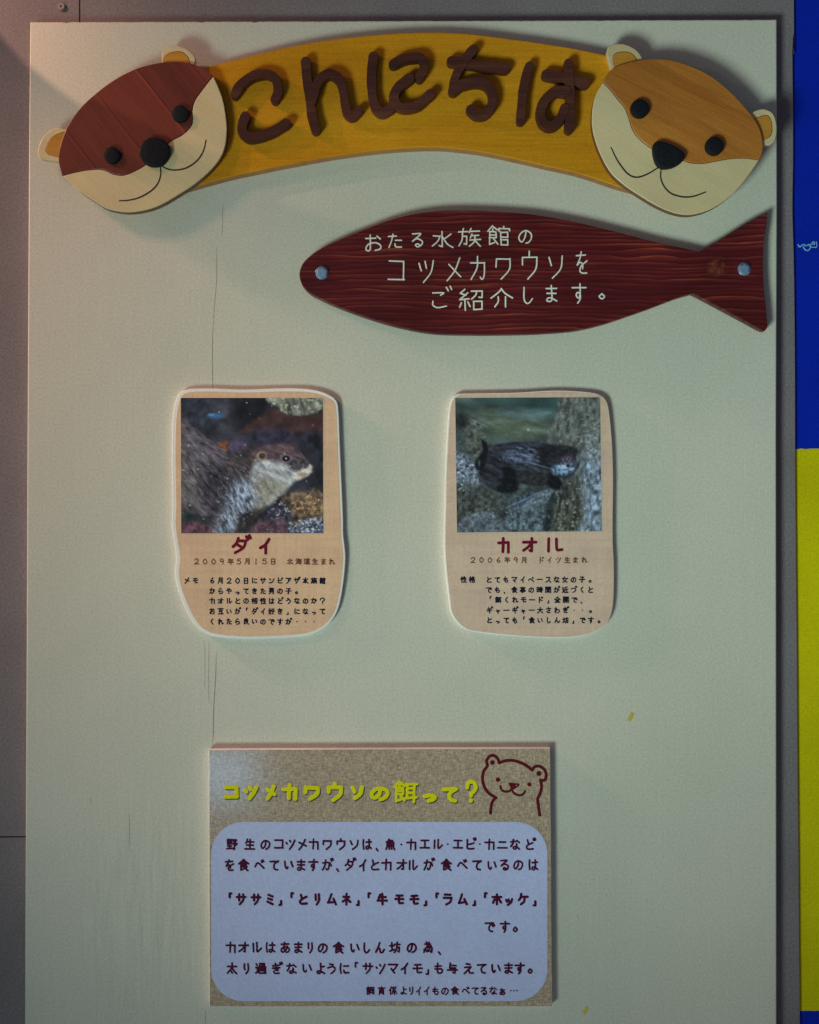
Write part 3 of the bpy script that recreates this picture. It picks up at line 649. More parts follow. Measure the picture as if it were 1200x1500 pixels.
otter('orange brown otter head with a pale muzzle at the right end of the greeting plank', (1000, 200), M['orange'],
      RB + [(1117, 225), (1118, 211), (1115, 193), (1107, 176), (1092, 157), (1074.6, 138), (1054, 120), (1031, 105), (1007.5, 95), (984, 88), (961, 86), (937.5, 87.5), (914, 93), (898, 100), (888, 110)],
      RB[::-1] + [(873, 138), (868, 158), (867, 179), (870, 199), (879, 225), (894, 252), (914, 271), (937.5, 287), (961, 301), (984, 311), (1004.6, 315), (1022, 313), (1042.5, 306), (1066, 291), (1086, 271), (1104, 247)],
      [([(897, 108, 1), (891, 87), (889, 75), (894, 66.5), (911, 64), (926, 69), (936, 77), (941, 86), (939, 94, 1)], [(902, 105, 1), (898, 87), (902.5, 78), (917, 76), (927, 79.6), (933, 88), (933, 95, 1)]),
       ([(1096, 168, 1), (1109.6, 161), (1121, 160), (1133, 167), (1138, 184.6), (1136.6, 202), (1130, 211), (1112, 212, 1)], [(1100, 176, 1), (1121, 169), (1128.5, 174), (1131, 190), (1127, 200.6), (1112, 207, 1)])],
      [(938, 158, 13.4), (1047.5, 213, 13.2)],
      [(956.5, 217), (959, 209), (969, 206.5), (983, 211), (996, 218), (1003.5, 226), (1001.5, 234), (993, 241.5), (981, 246), (969.6, 246), (962, 240), (958, 229)],
      [[(965, 245), (949, 254.6), (933, 259.5), (920, 254.6), (908, 240), (901, 228), (895.5, 216)], [(969, 246), (968, 259), (972.5, 272), (983, 283), (999, 288), (1013, 288), (1025, 284.6), (1034, 281)]])

# ------------------------------------------------------------------ fish plaque
HF0, HF = 0.003, 0.019
fish = thing('fish_plaque', P(780, 399, 0), 'dark red wooden fish with white handwriting bolted under the greeting plank', 'wooden fish sign')
fo = crom([(438.6, 402), (441, 391), (448.5, 380), (467, 366), (498, 351), (532, 337), (566, 324), (603, 314), (640, 309), (677, 308), (723, 309.5), (780, 314), (842, 325), (903, 339.5), (965, 355.5), (996, 362), (1023.6, 368.5, 1),
           (1048, 355.5), (1082, 334), (1107, 320), (1124.5, 311, 1), (1122, 334), (1118.8, 355.5), (1118, 386), (1118.8, 417), (1122, 448), (1124.5, 479), (1121, 484.5), (1113, 482.5), (1088, 469), (1057.5, 452.6), (1027, 436.5), (1014, 430, 1),
           (990, 437), (953, 451), (919, 463), (882, 475), (842, 484), (795, 488), (754, 489.5), (692, 490), (633.5, 488), (584, 479), (541, 466.5), (498, 451), (467, 437), (451.6, 428), (442, 416)], True, 4)
mb = MB(); mb.plate(fo, HF0, HF, 0.0013); mb.build('fish_body', M['fish'], fish)
for x, y in ((471.6, 399.6), (1090.5, 394)):
    mb = MB(); lathe(mb, x, y, [(8.2, HF), (8.2, HF + .0055), (7.0, HF + .0066)], 6, ph=0.4)
    b = mb.build('bolt', M['steel'], fish, smooth=20)
    mb = MB(); lathe(mb, x, y, [(9.4, HF - .0005), (9.4, HF + .0006), (9, HF + .0009)], 24); mb.build('washer', M['steel'], b)
def fishline(text, spec, sw):
    mb = MB()
    for ch, (x, y, w, h) in zip(text, spec): glyph(mb, ch, x, y, w, h, sw, HF, 0.0007, jit=0.018, spec=False)
    mb.build('text_line', M['white'], fish)
fishline('おたる水族館の', [(547, 355.5, 31, 29), (578.6, 352.5, 27, 26), (611, 351, 24, 25), (648, 351, 36, 29), (688, 347.5, 35, 31), (730.6, 345, 37, 33), (770, 345.6, 25, 26)], 2.2)
fishline('コツメカワウソを', [(581, 395.6, 32, 41), (625, 395, 28, 43), (666, 394, 29, 42), (701, 392.5, 29, 41), (737.5, 391, 30, 42), (776, 388.5, 31, 46), (814.5, 389, 30, 43), (852, 384.5, 23, 38)], 2.2)
fishline('ご紹介します。', [(645, 437, 34, 33), (690.6, 439, 41, 36), (735, 436, 36, 31), (773, 432.6, 22, 30), (808, 430, 24, 30), (848.5, 429.5, 26, 34), (882, 434, 17, 17)], 2.3)

# ------------------------------------------------------------------ printed pictures: a small painter on a vertex grid
def vnoise(X, Y, seed):
    r = np.random.RandomState(seed).rand(64, 64)
    xi = np.floor(X).astype(int); yi = np.floor(Y).astype(int); fx = X - xi; fy = Y - yi
    fx = fx * fx * (3 - 2 * fx); fy = fy * fy * (3 - 2 * fy)
    a = r[yi % 64, xi % 64]; b = r[yi % 64, (xi + 1) % 64]; c = r[(yi + 1) % 64, xi % 64]; d = r[(yi + 1) % 64, (xi + 1) % 64]
    return (a * (1 - fx) + b * fx) * (1 - fy) + (c * (1 - fx) + d * fx) * fy
def fbm(X, Y, s, seed, oct=4):
    t = 0; k = 0.5
    for i in range(oct): t = t + k * vnoise(X / s * 2 ** i, Y / s * 2 ** i, seed + i); k *= 0.5
    return t / (1 - 0.5 ** oct)
class Canvas:
    def __init__(s, x0, y0, x1, y1, nx, ny, base):
        s.X, s.Y = np.meshgrid(np.linspace(x0, x1, nx), np.linspace(y0, y1, ny)); s.nx, s.ny = nx, ny
        s.C = np.zeros((ny, nx, 3)) + np.array(base, float)
    def mask(s, poly, soft, rough=0, seed=3):
        X = s.X + (fbm(s.X, s.Y, 40, seed) - .5) * rough * 2; Y = s.Y + (fbm(s.X, s.Y, 40, seed + 9) - .5) * rough * 2
        poly = crom([(float(a), float(b)) for a, b in poly], True, 25)
        ins = np.zeros(X.shape, bool); n = len(poly); dist = np.full(X.shape, 1e9)
        for i in range(n):
            (xa, ya), (xb, yb) = poly[i - 1], poly[i]
            cr = ((ya > Y) != (yb > Y)); xx = (xb - xa) * (Y - ya) / ((yb - ya) or 1e-9) + xa
            ins ^= cr & (X < xx)
            ex, ey = xb - xa, yb - ya; q = np.clip(((X - xa) * ex + (Y - ya) * ey) / (ex * ex + ey * ey + 1e-9), 0, 1)
            dist = np.minimum(dist, np.hypot(X - xa - q * ex, Y - ya - q * ey))
        return np.clip(0.5 + np.where(ins, dist, -dist) / (2.0 * soft), 0, 1)
    def fill(s, poly, col, soft=8, rough=12, tex=0.25, ts=30, seed=3, a=1.0, stretch=None):
        m = s.mask(poly, soft, rough, seed)[..., None] * a
        X, Y = s.X, s.Y
        if stretch:
            ang, k = math.radians(stretch[0]), stretch[1]
            X, Y = (s.X * math.cos(ang) + s.Y * math.sin(ang)) / k, (-s.X * math.sin(ang) + s.Y * math.cos(ang))
        t = 1 + (fbm(X, Y, ts, seed + 20)[..., None] - .5) * 2 * tex * 1.6
        s.C = s.C * (1 - m) + np.array(col, float) * t * m
        return m
    def dots(s, poly, col, n, r, seed, a=0.9):
        R = np.random.RandomState(seed); xs = [p[0] for p in poly]; ys = [p[1] for p in poly]
        mk = s.mask(poly, 4)
        for _ in range(n):
            x = R.uniform(min(xs), max(xs)); y = R.uniform(min(ys), max(ys)); q = r * R.uniform(.5, 1.3)
            m = np.clip(1.3 - np.hypot((s.X - x) / R.uniform(.8, 1.8), s.Y - y) / q, 0, 1) * a * R.uniform(.4, 1) * mk
            s.C = s.C * (1 - m[..., None]) + np.array(col, float) * m[..., None]
    def hairs(s, poly, col, n, length, width, ang, seed, a=0.6, spread=20):
        R = np.random.RandomState(seed); xs = [p[0] for p in poly]; ys = [p[1] for p in poly]; mk = s.mask(poly, 6)
        for _ in range(n):
            x = R.uniform(min(xs), max(xs)); y = R.uniform(min(ys), max(ys)); t = math.radians(ang + R.uniform(-spread, spread)); l = length * R.uniform(.5, 1.3)
            u = (s.X - x) * math.cos(t) + (s.Y - y) * math.sin(t); v = -(s.X - x) * math.sin(t) + (s.Y - y) * math.cos(t)
            m = np.clip(1 - np.abs(u) / l, 0, 1) * np.clip(1.2 - np.abs(v) / width, 0, 1) * a * R.uniform(.3, 1) * mk
            s.C = s.C * (1 - m[..., None]) + np.array(col, float) * m[..., None]
    def ell(s, x, y, rx, ry, col, soft=0.25, a=1.0):
        d = np.hypot((s.X - x) / rx, (s.Y - y) / ry); m = (np.clip((1 - d) / soft + .5, 0, 1) * a)[..., None]
        s.C = s.C * (1 - m) + np.array(col, float) * m
    def build(s, name, parent, corners, h, label):
        (ax, ay), (bx, by), (cx, cy), (dx, dy) = corners          # tl tr br bl in photo px
        U, V = np.meshgrid(np.linspace(0, 1, s.nx), np.linspace(0, 1, s.ny))
        px = (ax * (1 - U) + bx * U) * (1 - V) + (dx * (1 - U) + cx * U) * V
        py = (ay * (1 - U) + by * U) * (1 - V) + (dy * (1 - U) + cy * U) * V
        o0 = parent_world(parent); k = (D - h) / D / 1000
        vs = np.stack([(px - 600) * k - o0[0], np.full(px.shape, -h - o0[1]), (750 - py) * k - o0[2]], -1).reshape(-1, 3)
        nx = s.nx
        fs = [(j * nx + i, (j + 1) * nx + i, (j + 1) * nx + i + 1, j * nx + i + 1) for j in range(s.ny - 1) for i in range(nx - 1)]
        me = bpy.data.meshes.new(name); me.from_pydata(vs.tolist(), [], fs)
        col = me.color_attributes.new('print', 'FLOAT_COLOR', 'POINT')
        c = np.clip(s.C, 0, 255) / 255
        c = c * 0.8 + c.mean(2, keepdims=True) * 0.2
        c = np.where(c <= .04045, c / 12.92, ((c + .055) / 1.055) ** 2.4) * 1.45
        col.data.foreach_set('color', np.concatenate([c, np.ones(c.shape[:2] + (1,))], -1).astype(np.float32).ravel())
        me.materials.append(M['photo'])
        o = bpy.data.objects.new(name, me); scene.collection.objects.link(o); o.parent = parent; o['label'] = label
        return o

def picture_a():
    c = Canvas(107, 100, 1000, 948, 190, 181, (40, 41, 56)); F = c.fill
    full = [(90, 80), (1020, 80), (1020, 970), (90, 970)]
    F(full, (42, 43, 58), 4, 0, .45, 120, 1); F([(107, 100), (330, 100), (350, 240), (250, 300), (107, 260)], (48, 54, 72), 40, 30, .4, 40, 2)
    F([(340, 100), (420, 100), (440, 290), (350, 290)], (62, 66, 80), 30, 20, .4, 60, 5); F([(440, 120), (640, 100), (640, 260), (470, 300)], (26, 27, 38), 40, 20, .4, 60, 6)
    c.ell(330, 212, 52, 17, (52, 96, 160), .8); c.ell(300, 205, 20, 8, (80, 130, 185), .8)
    F([(490, 310), (600, 215), (700, 160), (800, 195), (1005, 205), (1005, 360), (850, 350), (650, 310)], (62, 40, 42), 18, 26, .3, 60, 7)
    F([(560, 300), (760, 280), (820, 340), (800, 390), (600, 380)], (46, 42, 66), 26, 30, .4, 30, 8); F([(830, 340), (1005, 330), (1005, 680), (930, 640), (960, 500)], (34, 35, 50), 24, 20, .5, 40, 9)
    F([(650, 92), (1005, 92), (1005, 150), (930, 200), (800, 205), (720, 160)], (112, 116, 112), 8, 14, .5, 22, 10, stretch=(70, 3)); c.dots([(660, 95), (1000, 95), (980, 180), (740, 190)], (205, 205, 180), 45, 7, 1)
    F([(330, 380), (400, 370), (410, 410), (380, 445), (330, 420)], (134, 72, 38), 8, 12, .4, 25, 11)
    F([(410, 380), (500, 350), (520, 420), (420, 440)], (72, 62, 96), 16, 18, .3, 30, 12)
    body = [(100, 262), (200, 300), (300, 365), (380, 440), (460, 500), (520, 470), (600, 410), (700, 392), (800, 392), (870, 450), (928, 520), (920, 565), (860, 606), (800, 640), (740, 710), (640, 785), (550, 850), (540, 950), (300, 950), (190, 840), (100, 815)]
    F(body, (78, 73, 86), 7, 10, .55, 16, 13, stretch=(40, 3.2))
    F([(100, 430), (200, 480), (240, 640), (200, 800), (100, 810)], (96, 90, 98), 40, 20, .6, 16, 14, .7, stretch=(60, 3)); F([(280, 560), (420, 540), (480, 650), (400, 800), (280, 780), (230, 660)], (48, 44, 60), 36, 26, .7, 14, 15, .85, stretch=(50, 3))
    F([(100, 262), (300, 365), (400, 450), (340, 520), (200, 440), (100, 380)], (92, 84, 104), 26, 16, .5, 14, 33, .7, stretch=(35, 3)); F([(440, 450), (600, 415), (560, 560), (470, 600), (390, 520)], (64, 54, 62), 26, 18, .5, 16, 16, .9, stretch=(30, 3))
    F([(540, 470), (610, 408), (750, 388), (830, 396), (860, 455), (905, 495), (900, 530), (820, 525), (700, 492), (570, 510)], (88, 66, 76), 14, 10, .35, 18, 17, stretch=(20, 2))
    F([(570, 500), (650, 488), (740, 510), (810, 545), (900, 545), (930, 528), (922, 565), (856, 602), (800, 640), (740, 704), (660, 770), (600, 800), (550, 720), (540, 620)], (158, 163, 178), 18, 12, .3, 18, 18, stretch=(35, 3))
    F([(600, 600), (720, 620), (780, 650), (640, 785), (560, 850), (540, 780)], (128, 124, 116), 22, 14, .3, 18, 19, .8, stretch=(60, 2)); F([(430, 640), (540, 640), (580, 740), (520, 850), (440, 930), (340, 930), (380, 780)], (120, 138, 172), 26, 18, .7, 11, 20, .85, stretch=(65, 3))
    F([(480, 830), (600, 800), (650, 780), (570, 850), (545, 940), (460, 945)], (44, 35, 42), 16, 10, .3, 20, 21); F([(560, 862), (660, 790), (745, 715), (790, 740), (700, 830), (600, 890)], (24, 22, 32), 12, 10, .4, 20, 22)
    F([(820, 470), (905, 500), (930, 545), (850, 560), (790, 545)], (70, 62, 74), 14, 8, .5, 12, 23); F([(800, 590), (860, 556), (930, 528), (925, 568), (860, 608), (800, 612)], (196, 190, 192), 9, 6, .2, 12, 24); c.ell(872, 582, 26, 15, (168, 136, 118), .5); c.ell(918, 533, 10, 18, (190, 180, 178), .6)
    c.ell(614, 464, 32, 28, (150, 140, 128), .25); c.ell(618, 464, 22, 20, (78, 56, 44), .4)
    c.ell(768, 478, 40, 27, (120, 104, 128), .5); c.ell(768, 480, 25, 19, (30, 18, 30), .4); c.ell(768, 480, 5, 5, (210, 205, 220), .6)
    F([(735, 725), (880, 680), (1005, 690), (1005, 950), (790, 950), (800, 850)], (98, 78, 70), 10, 18, .6, 26, 25); F([(800, 740), (1000, 720), (1000, 830), (850, 820)], (128, 98, 70), 30, 24, .6, 14, 26, .75)
    F([(640, 800), (760, 760), (800, 850), (760, 880), (640, 870)], (52, 50, 70), 16, 18, .6, 16, 27); F([(570, 890), (740, 868), (790, 950), (550, 950)], (98, 66, 86), 18, 20, .5, 24, 28); F([(100, 890), (200, 866), (310, 940), (310, 955), (100, 955)], (92, 56, 74), 14, 16, .4, 24, 29)
    F([(107, 820), (230, 840), (280, 880), (180, 870), (107, 880)], (34, 48, 58), 14, 12, .4, 30, 30); F([(790, 900), (1005, 850), (1005, 950), (780, 950)], (66, 72, 98), 16, 16, .8, 9, 31)
    c.dots([(780, 880), (1000, 850), (1000, 945), (780, 945)], (200, 210, 235), 95, 6, 2); c.dots([(800, 720), (1000, 700), (1000, 830), (830, 830)], (220, 180, 120), 50, 6, 3); c.dots([(650, 770), (780, 750), (790, 850), (650, 860)], (190, 200, 230), 30, 5, 4)
    c.hairs([(107, 262), (300, 365), (420, 470), (400, 640), (240, 840), (107, 810)], (150, 146, 162), 300, 26, 3.2, 38, 41, .55); c.hairs([(107, 262), (300, 365), (420, 470), (400, 640), (240, 840), (107, 810)], (34, 32, 44), 200, 26, 3.5, 38, 42, .6)
    c.hairs([(360, 560), (560, 520), (580, 740), (480, 930), (330, 930)], (165, 180, 210), 190, 20, 3.2, 65, 43, .6); c.hairs([(280, 560), (520, 520), (480, 720), (330, 900), (240, 760)], (28, 26, 38), 150, 22, 3.6, 55, 44, .6)
    c.hairs([(560, 500), (780, 520), (900, 540), (780, 650), (640, 780), (540, 720)], (205, 208, 216), 170, 20, 3, 150, 45, .5); c.hairs([(560, 500), (780, 520), (780, 650), (640, 780), (540, 720)], (104, 100, 104), 90, 20, 3, 140, 46, .45)
    c.hairs([(540, 470), (750, 390), (900, 500), (820, 520), (700, 490)], (48, 36, 44), 110, 20, 3, 20, 47, .55); c.hairs([(830, 560), (925, 540), (930, 620), (840, 620)], (200, 200, 205), 14, 40, 1.6, 60, 48, .5, 40)
    c.dots(body, (170, 172, 190), 60, 4, 5, .6); c.dots([(340, 720), (560, 700), (520, 900), (330, 920)], (175, 195, 225), 50, 5, 6, .7); c.dots(full, (200, 205, 225), 36, 5, 7)
    c.C *= 1 + (np.random.RandomState(4).rand(c.ny, c.nx, 1) - .5) * .16
    return c
def picture_b():
    c = Canvas(117, 95, 1030, 942, 190, 177, (74, 84, 92)); F = c.fill
    full = [(95, 75), (1050, 75), (1050, 960), (95, 960)]
    F(full, (62, 70, 76), 4, 0, .5, 60, 1); F(full, (54, 66, 72), 4, 0, .6, 16, 2, .5)
    F([(100, 80), (815, 80), (760, 190), (690, 350), (560, 380), (350, 390), (260, 350), (200, 220), (100, 200)], (62, 79, 80), 10, 10, .35, 60, 3, stretch=(10, 3)); F([(250, 180), (460, 200), (690, 250), (660, 330), (400, 340), (300, 260)], (88, 98, 84), 40, 30, .35, 30, 4, .8, stretch=(8, 4))
    F([(250, 100), (790, 100), (740, 190), (500, 160)], (46, 76, 82), 40, 20, .3, 50, 5, .8, stretch=(0, 4)); F([(400, 170), (720, 190), (700, 230), (450, 210)], (84, 108, 122), 26, 20, .3, 30, 6, .8, stretch=(6, 4))
    F([(795, 85), (1040, 85), (1040, 960), (770, 960), (740, 720), (860, 560), (860, 420), (690, 370), (740, 230)], (88, 93, 94), 10, 10, .4, 18, 7, stretch=(105, 2.2)); F([(900, 480), (1040, 420), (1040, 960), (900, 960), (930, 700)], (118, 136, 168), 40, 30, .6, 16, 8, .85, stretch=(100, 2)); F([(930, 300), (1030, 240), (1030, 480), (940, 470)], (116, 122, 130), 30, 20, .5, 14, 9, .8)
    F([(100, 190), (190, 205), (180, 270), (100, 280)], (40, 44, 44), 20, 16, .4, 30, 10); F([(200, 225), (260, 230), (310, 380), (240, 480), (180, 420)], (82, 88, 86), 14, 16, .45, 20, 11); F([(110, 440), (230, 500), (270, 610), (240, 720), (110, 700)], (92, 104, 128), 26, 18, .6, 12, 12)
    F([(117, 640), (360, 690), (430, 830), (250, 830), (130, 850)], (66, 72, 74), 26, 24, .5, 20, 13); F([(140, 870), (200, 828), (280, 812), (360, 826), (420, 880), (440, 960), (120, 960)], (80, 90, 106), 5, 5, .4, 18, 14); F([(150, 862), (280, 815), (400, 850), (280, 850)], (112, 124, 142), 10, 6, .5, 12, 34, .7); F([(425, 850), (500, 770), (620, 700), (735, 690), (700, 960), (430, 960)], (76, 90, 106), 6, 8, .5, 18, 15); F([(470, 790), (620, 705), (735, 695), (640, 770)], (104, 120, 144), 14, 10, .5, 12, 35, .7); F([(690, 760), (745, 700), (760, 800), (700, 945), (660, 945)], (36, 42, 48), 10, 12, .4, 20, 37); F([(460, 780), (500, 720), (640, 690), (600, 730), (500, 790)], (66, 84, 112), 12, 10, .5, 14, 16)
    F([(750, 690), (870, 620), (910, 800), (860, 950), (720, 950)], (68, 72, 70), 18, 16, .6, 13, 17, stretch=(95, 2.5)); F([(370, 820), (430, 790), (440, 850), (400, 870)], (40, 46, 52), 18, 10, .4, 20, 36)
    F([(272, 350), (312, 378), (322, 450), (300, 540), (248, 548), (240, 495), (290, 420)], (17, 19, 30), 6, 4, .3, 20, 18)
    c.ell(262, 505, 8, 22, (70, 66, 72), .8)
    body = [(322, 430), (350, 402), (430, 380), (540, 370), (650, 380), (740, 405), (830, 408), (880, 425), (900, 500), (865, 575), (800, 605), (740, 590), (760, 630), (792, 668), (760, 682), (690, 650), (600, 648), (520, 640), (490, 690), (420, 696), (350, 676), (300, 640), (255, 565), (300, 520)]
    F(body, (38, 40, 54), 6, 5, .5, 15, 19, stretch=(20, 3)); F([(420, 430), (520, 400), (640, 420), (640, 500), (540, 510), (430, 480)], (66, 74, 104), 26, 16, .8, 12, 20, .9, stretch=(15, 3)); F([(400, 520), (500, 545), (660, 540), (700, 560), (680, 600), (540, 560)], (70, 86, 108), 12, 10, .5, 14, 21, .7)
    F([(415, 530), (480, 545), (505, 640), (480, 690), (370, 672), (410, 620)], (13, 15, 24), 10, 6, .3, 20, 22); F([(700, 590), (760, 600), (792, 668), (755, 680), (690, 640)], (14, 16, 22), 8, 5, .3, 20, 23); F([(520, 560), (690, 570), (680, 640), (530, 630)], (44, 42, 46), 14, 10, .4, 16, 24); F([(640, 400), (870, 415), (880, 460), (720, 480), (650, 520)], (30, 30, 40), 18, 8, .4, 18, 25)
    F([(708, 545), (760, 515), (850, 500), (866, 545), (800, 585), (735, 580)], (92, 116, 156), 12, 8, .6, 12, 26); F([(780, 480), (850, 460), (860, 500), (790, 505)], (84, 72, 100), 12, 6, .4, 12, 27); c.ell(800, 532, 26, 12, (165, 178, 214), .7); c.ell(822, 528, 10, 9, (22, 22, 32), .6); c.ell(852, 545, 12, 8, (150, 165, 200), .8); c.ell(870, 520, 10, 22, (70, 74, 96), .8); c.ell(886, 480, 12, 26, (96, 104, 120), .8)
    c.dots([(120, 480), (240, 520), (250, 640), (120, 680)], (190, 205, 235), 40, 6, 1); c.dots([(120, 830), (720, 760), (720, 940), (130, 940)], (160, 175, 205), 90, 4, 2, .7); c.dots([(900, 450), (1030, 420), (1030, 940), (900, 940)], (175, 190, 225), 90, 5, 3, .65); c.dots([(760, 120), (1030, 100), (1030, 420), (760, 380)], (160, 165, 165), 100, 5, 4, .6); c.dots([(740, 690), (900, 640), (880, 940), (740, 940)], (190, 190, 170), 50, 6, 5, .8); c.dots([(380, 460), (640, 400), (640, 520), (420, 520)], (120, 140, 180), 70, 5, 6, .6)
    c.hairs([(740, 690), (900, 620), (900, 940), (740, 940)], (40, 42, 40), 90, 36, 4, 100, 51, .6, 14); c.hairs([(780, 110), (1030, 100), (1030, 480), (700, 370)], (62, 66, 64), 150, 22, 3.5, 105, 52, .5, 25)
    c.hairs([(900, 480), (1030, 430), (1030, 930), (900, 930)], (72, 84, 108), 110, 30, 4, 100, 53, .55, 20); c.hairs([(120, 640), (720, 690), (720, 940), (120, 940)], (46, 54, 62), 150, 26, 5, 150, 54, .5, 40)
    c.hairs(body, (82, 88, 112), 160, 20, 2.6, 15, 55, .45); c.hairs(body, (16, 17, 26), 150, 22, 3, 15, 56, .5)
    c.ell(575, 298, 10, 8, (140, 175, 190), .6)
    for x0, y0, x1, y1 in ((215, 230, 320, 280), (560, 500, 700, 540), (505, 760, 620, 700), (430, 790, 560, 730)):
        m = np.clip(1.2 - np.abs((c.X - x0) * (y1 - y0) - (c.Y - y0) * (x1 - x0)) / math.hypot(x1 - x0, y1 - y0) / 5, 0, 1) * ((c.X > min(x0, x1)) & (c.X < max(x0, x1))) * .5
        c.C = c.C * (1 - m[..., None]) + np.array((130, 150, 175.)) * m[..., None]
    c.C *= 1 + (np.random.RandomState(5).rand(c.ny, c.nx, 1) - .5) * .16
    return c

# ------------------------------------------------------------------ the two animal cards
HC = 0.010
def card(label, base, outline, ins, paper_m, pic, corners, piclabel):
    t = thing('info_card', P(*base, 0), label, 'info card', 'animal cards on the board')
    o = crom(outline, True, 5)
    mb = MB(); mb.plate(o, 0.0003, HC, 0.0008); mb.build('backing', M['foam'], t)
    mb = MB(); mb.plate([(x + ins[1], y + ins[2]) for x, y in inset(o, ins[0])], HC - 0.0004, HC + 0.0004, 0, back=False); mb.build('paper_sheet', paper_m, t, smooth=0)
    pic.build('photograph', t, corners, HC + 0.0008, piclabel)
    return t
HT = HC + 0.0004
ca = card('card with white cut edge showing an otter head close up, under the fish nose', (378, 752),
          [(263, 576), (277, 570), (310, 569), (357, 570.5), (403, 569), (438, 569), (464, 572), (483, 579), (493, 587.5), (496, 604), (498, 653), (500, 700), (502.5, 758), (503, 784), (506, 814), (503.7, 847), (498, 882), (490, 903), (476, 919),
           (450, 931), (403, 935), (357, 936), (319, 933), (301, 928), (287, 917), (275, 898), (266, 877), (259, 856), (256.5, 838), (258.5, 817), (254.5, 789), (252, 765), (253, 740), (252, 677), (253, 618), (257, 590)],
          (4.3, 0.9, 0.4), M['card_a'], picture_a(), [(265, 583), (473, 583), (473.6, 781), (265.6, 781)], 'photo of an otter with a pale throat facing right')
glb = MB(); glyph(glb, 'ダ', 352.5, 798.5, 31, 29, 4.6, HT, .0002); glyph(glb, 'イ', 388.5, 800, 21, 27, 4.6, HT, .0002)
glb.build('name_lettering', M['ink_wine'], ca, smooth=0)
line(ca, 'text_line', '2009年5月15日北海道生まれ', [288, 300.5, 313, 325, 338, 350, 362.5, 375, 387.5, 400.3, 425, 437.6, 449.5, 461.5, 474, 486.3], 822.5, 10.4, 10.6, 1.55, M['ink_brown'], HT)
for y, tx in ((850.5, '6月20日にサンピアザ水族館'), (865.8, 'からやってきた男の子。'), (880.2, 'カオルとの相性はどうなのか？'), (895.5, 'お互いが「ダイ好き」になって'), (910.5, 'くれたら良いのですが・・・')):
    xs = [310.8 + 12.43 * k for k in range(len(tx))]
    if y == 850.5: tx = 'メモ' + tx; xs = [274, 286.3] + xs
    line(ca, 'text_line', tx, xs, y, 10.4, 10.8, 1.85, M['ink_navy'], HT)
cb = card('pale card showing a whole dark otter on rocks, under the fish belly', (776, 753),
          [(660, 588), (664, 581), (671, 577), (710, 576), (757, 575), (815, 572), (862, 574.5), (880, 579), (888.5, 587), (893, 607), (897, 653), (898.5, 700), (898, 747), (898, 793), (899.5, 828), (899, 875), (895.5, 900), (887, 915), (873, 925),
           (850, 932), (815, 934.5), (757, 932), (710, 927.5), (683, 922.5), (668, 910), (660, 896), (657, 875), (653, 840), (650.5, 805), (650.5, 770), (651.5, 740), (652, 700), (654, 653), (657, 607)],
          (1.4, 0.9, 0.2), M['card_b'], picture_b(), [(667, 583), (879, 582), (881.5, 778), (669.6, 780)], 'photo of a dark otter crossing wet rocks')
glb = MB(); glyph(glb, 'カ2', 738, 799, 22, 27, 4.4, HT, .0002); glyph(glb, 'オ', 776, 798.5, 26, 27, 4.4, HT, .0002)
for s in ([(804, 789), (803.6, 807.5)], [(815.2, 789.5), (815.4, 799)], [(815.4, 799), (816.5, 805.5), (823.5, 805)]): glb.stroke(crom(s, step=1.5), 4.4, HT, [(1, 0), (.82, .0002), (0, .00023)])
glb.build('name_lettering', M['ink_wine'], cb, smooth=0)
line(cb, 'text_line', '2006年9月ドイツ生まれ', [693, 705.4, 717.8, 730.3, 743.3, 755.5, 768, 793, 805.3, 818, 831, 843, 856], 820.3, 10, 10.4, 1.5, M['ink_brown'], HT)
for y, x0, tx in ((849, 716.3, 'とてもマイペースな女の子。'), (864, 716.3, 'でも、食事の時間が近づくと'), (878.6, 717.5, '「餌くれモード」全開で、'), (893.8, 717, 'ギャーギャー大さわぎ・・。'), (908.5, 717, 'とっても「食いしん坊」です。')):
    xs = [x0 + 12.4 * k for k in range(len(tx))]
    if y == 849: tx = '性格' + tx; xs = [679.2, 691.5] + xs
    line(cb, 'text_line', tx, xs, y, 10.4, 10.8, 1.85, M['ink_navy'], HT)

# ------------------------------------------------------------------ food poster
HQ = 0.014
po = thing('food_poster', P(557, 1286, 0), 'square linen patterned poster with yellow title and lavender text box, lowest on the board', 'poster')
quad = [(306, 1098.4), (806.2, 1096.2), (809, 1475), (306.8, 1475)]
def dens(q, st=14):
    out = []
    for i in range(len(q)):
        a, b = q[i], q[(i + 1) % len(q)]; n = max(1, int(math.hypot(b[0] - a[0], b[1] - a[1]) / st))
        out += [(a[0] + (b[0] - a[0]) * j / n, a[1] + (b[1] - a[1]) * j / n) for j in range(n)]
    return out
mb = MB(); mb.plate([(x + rnd.uniform(-.2, .2), y + rnd.uniform(-.2, .2)) for x, y in dens(quad)], 0.0003, HQ, 0.0006); mb.build('backing', M['foam'], po, smooth=0)
mb = MB(); mb.plate(inset(dens(quad), 0.7), HQ - .0003, HQ + .0004, 0, back=False); mb.build('printed_sheet', M['linen'], po, smooth=0)
HS = HQ + 0.0004
rr = []
x0, y0, x1, y1, R = 309.6, 1204, 802, 1466.6, 47
for cx, cy, a0 in ((x1 - R, y0 + R, -90), (x1 - R, y1 - R, 0), (x0 + R, y1 - R, 90), (x0 + R, y0 + R, 180)):
    rr += [(cx + R * math.cos(math.radians(a0 + 5 * k)), cy + R * math.sin(math.radians(a0 + 5 * k))) for k in range(19)]
mb = MB(); mb.plate(rr, HS - .0002, HS + .0003, 0, back=False); mb.build('text_box', M['lavender'], po, smooth=0)
